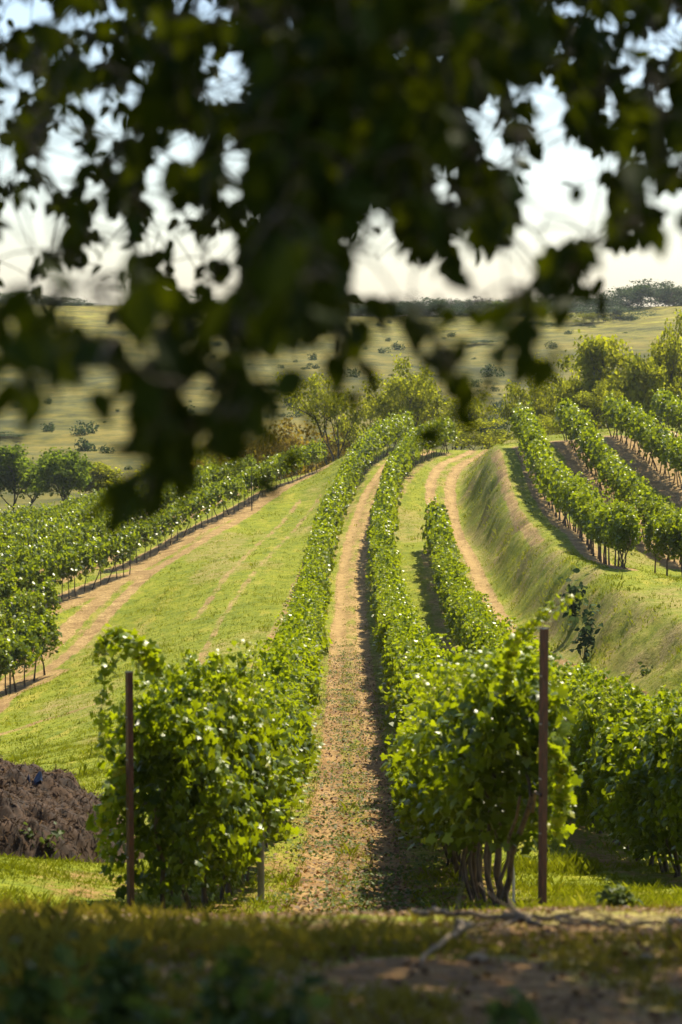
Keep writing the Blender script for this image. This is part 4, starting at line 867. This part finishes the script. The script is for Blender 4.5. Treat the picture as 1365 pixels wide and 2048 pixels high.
    # drooping ends hanging below the canopy (own places and distances)
    for px, py, r_, n_, Y0, sz in ((15, 690, 35, 9, 3.2, .07), (110, 640, 45, 12, 3.3, .07), (95, 760, 40, 9, 3.0, .075), (50, 825, 25, 5, 3.0, .07), (200, 625, 50, 12, 2.9, .08), (200, 735, 40, 9, 2.8, .085), (290, 640, 50, 12, 3.3, .07), (320, 730, 35, 10, 3.2, .07), (290, 815, 30, 7, 3.1, .07), (360, 770, 45, 12, 3.3, .07), (420, 700, 50, 14, 3.2, .075),
            (430, 800, 40, 11, 3.2, .07), (440, 880, 40, 9, 3.1, .075), (490, 850, 22, 5, 3.1, .065), (480, 770, 25, 6, 3.3, .06), (300, 930, 38, 14, 3.3, .075), (305, 1010, 32, 12, 3.3, .075), (350, 890, 30, 12, 3.3, .065), (330, 840, 30, 8, 3.3, .065), (385, 960, 30, 5, 3.2, .065), (500, 660, 50, 16, 3.0, .075), (600, 610, 60, 22, 2.9, .08), (600, 500, 70, 30, 3.2, .08), (540, 720, 20, 4, 3.3, .065),
            (680, 640, 36, 8, 3.4, .065), (700, 680, 24, 4, 3.4, .06), (750, 655, 26, 3, 3.6, .055), (690, 775, 26, 3, 3.4, .07), (675, 745, 16, 2, 3.4, .06), (835, 640, 22, 4, 3.6, .06), (865, 710, 32, 5, 3.5, .065), (905, 770, 34, 7, 3.5, .07), (935, 735, 16, 2, 3.5, .06), (885, 745, 30, 6, 3.5, .065), (960, 625, 20, 2, 3.2, .06), (1040, 630, 30, 8, 3.3, .07), (1025, 690, 20, 4, 3.3, .07), (1065, 655, 20, 3, 3.3, .065), (1130, 590, 22, 5, 4.2, .065), (1155, 560, 20, 4, 4.3, .06), (1265, 470, 42, 9, 3.8, .075), (1230, 500, 20, 4, 4, .07),
            (1050, 580, 24, 4, 3.6, .065), (1170, 500, 20, 4, 4.2, .065), (1345, 455, 22, 3, 4.5, .06), (1080, 480, 24, 4, 4.4, .06), (900, 490, 18, 3, 4.5, .06), (1000, 460, 22, 4, 4.5, .06)):
        for k in range(max(1, int(round(n_*0.76)))):
            q = rs.normal(size=2)*r_*0.55; spray(at(px+q[0], py-28+q[1]*1.1, Y0+rs.uniform(-0.25, 0.25)), 2+(rs.random() < 0.3), sz*0.78, 2.2, sz*1.3)
    TP = np.array(tipsP); dl = np.sqrt(((TP[:, None]-allp[None])**2).sum(-1)).min(1); nodes = list(allp); nid = list(lid)
    for k in np.argsort(dl):
        P0 = TP[k]; Q = np.array(nodes); dq = np.sqrt(((Q-P0)**2).sum(1)) + 0.6*np.maximum(0, P0[2]-Q[:, 2]); j = np.argmin(dq); A = Q[j]; u = np.linspace(0, 1, 4)[:, None]
        W = (1-u)*A+u*P0+u*(1-u)*np.array([0, 0, 0.06]); twigs[nid[j]].append((W, np.array([0.0022, 0.002, 0.0016, 0.0012]))); nodes.append(P0); nid.append(nid[j])
    P = np.concatenate(LP); N_ = np.concatenate(LN); sz = np.concatenate(LS); vr = np.concatenate(LVr)
    px, py = proj(P+np.c_[0*sz, 0*sz, -0.35*sz]); ok = ~inhole(px, py, 0.95, 0.17*sz*F/P[:, 1])
    P, N_, sz, vr = P[ok], N_[ok], sz[ok], vr[ok]
    # upper crown, above and beside the frame
    n_ = 36000; d = rs.normal(size=(n_, 3)); d /= np.linalg.norm(d, axis=1, keepdims=True); Q = d*(rs.random((n_, 1))**0.45)*[5.2, 5.4, 1.9]+[2.0, 10.2, 4.2]
    cl = fbm(Q[:, 0]*1.1, Q[:, 1]*1.1+Q[:, 2]*1.3, 66, 2); qx, qy = proj(Q); lim = (qy < -60) | (qx > PW+120); Q = Q[(cl > 0.40) & lim]
    m = len(Q); P = np.concatenate([P, Q]); N_ = np.concatenate([N_, rs.normal(size=(m, 3))*0.8+[0, 0, 0.8]]); sz = np.concatenate([sz, 0.12*(0.7+0.6*rs.random(m))]); vr = np.concatenate([vr, rs.random(m)])
    base = np.array([5.6, 9.8, h1(5.6, 9.8)]); e = empty('overhanging_tree', base); tag(e, 'dark leafy tree hanging its blurred branches over the top of the view', 'tree')
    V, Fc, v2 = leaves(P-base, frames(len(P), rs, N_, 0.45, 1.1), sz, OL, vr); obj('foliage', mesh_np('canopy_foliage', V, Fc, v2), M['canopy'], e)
    tr_ = [(np.array([base-[0, 0, .3], base+[0, 0, .5], base+[-0.1, -0.1, 1.8], cr, cr+[-.3, 0, 1.2], cr+[-1.2, .2, 2.6]])-base, np.array([.26, .21, .18, .16, .11, .05]))]
    for k in range(9):
        a = k*0.7; E = np.array([3.4+3.6*math.cos(a), 9.6+3.8*math.sin(a), 4.2+0.8*math.sin(k*2.1)]); u = np.linspace(0, 1, 8)[:, None]; A = cr+[-.2, 0, 0.7]; tr_.append(((1-u)*A+u*E+u*(1-u)*[0, 0, .8]-base, np.linspace(.07, .012, 8)))
    V, Fc = tubes(tr_, 10); obj('trunk', mesh_np('canopy_trunk', V, Fc, smooth=True), M['bark'], e)
    for i, L in enumerate(limbs):
        V, Fc = tubes([(L-base, np.linspace(0.05, 0.008, 14))]+[(a-base, b) for a, b in twigs[i]], 5); obj('branch', mesh_np('canopy_branch', V, Fc, smooth=True), M['bark'], e)
    print('canopy leaves', len(P), 'sprays', N, tries)
canopy()

# ------------------------------------------------------------------ haze
bm = bmesh.new(); bmesh.ops.create_cube(bm, size=1)
hx0, hx1, hy0, hy1, hz0, hz1 = -640, 640, -160, 940, float(GZ.min())-1.0, 16.0
for v in bm.verts: v.co = Vector(((hx0+hx1)/2+v.co.x*(hx1-hx0), (hy0+hy1)/2+v.co.y*(hy1-hy0), (hz0+hz1)/2+v.co.z*(hz1-hz0)))
me = bpy.data.meshes.new('haze'); bm.to_mesh(me); bm.free()
hm, t, n, l = newmat('haze_air'); pv = n.new('ShaderNodeVolumePrincipled'); pv.inputs['Density'].default_value = 0.00011; pv.inputs['Color'].default_value = (0.85, 0.92, 1.0, 1); pv.inputs['Anisotropy'].default_value = 0.3
oo = n.new('ShaderNodeOutputMaterial'); l.new(pv.outputs[0], oo.inputs['Volume'])
tag(obj('haze', me, hm), 'thin bluish summer haze over the valley', 'haze', None, 'stuff')
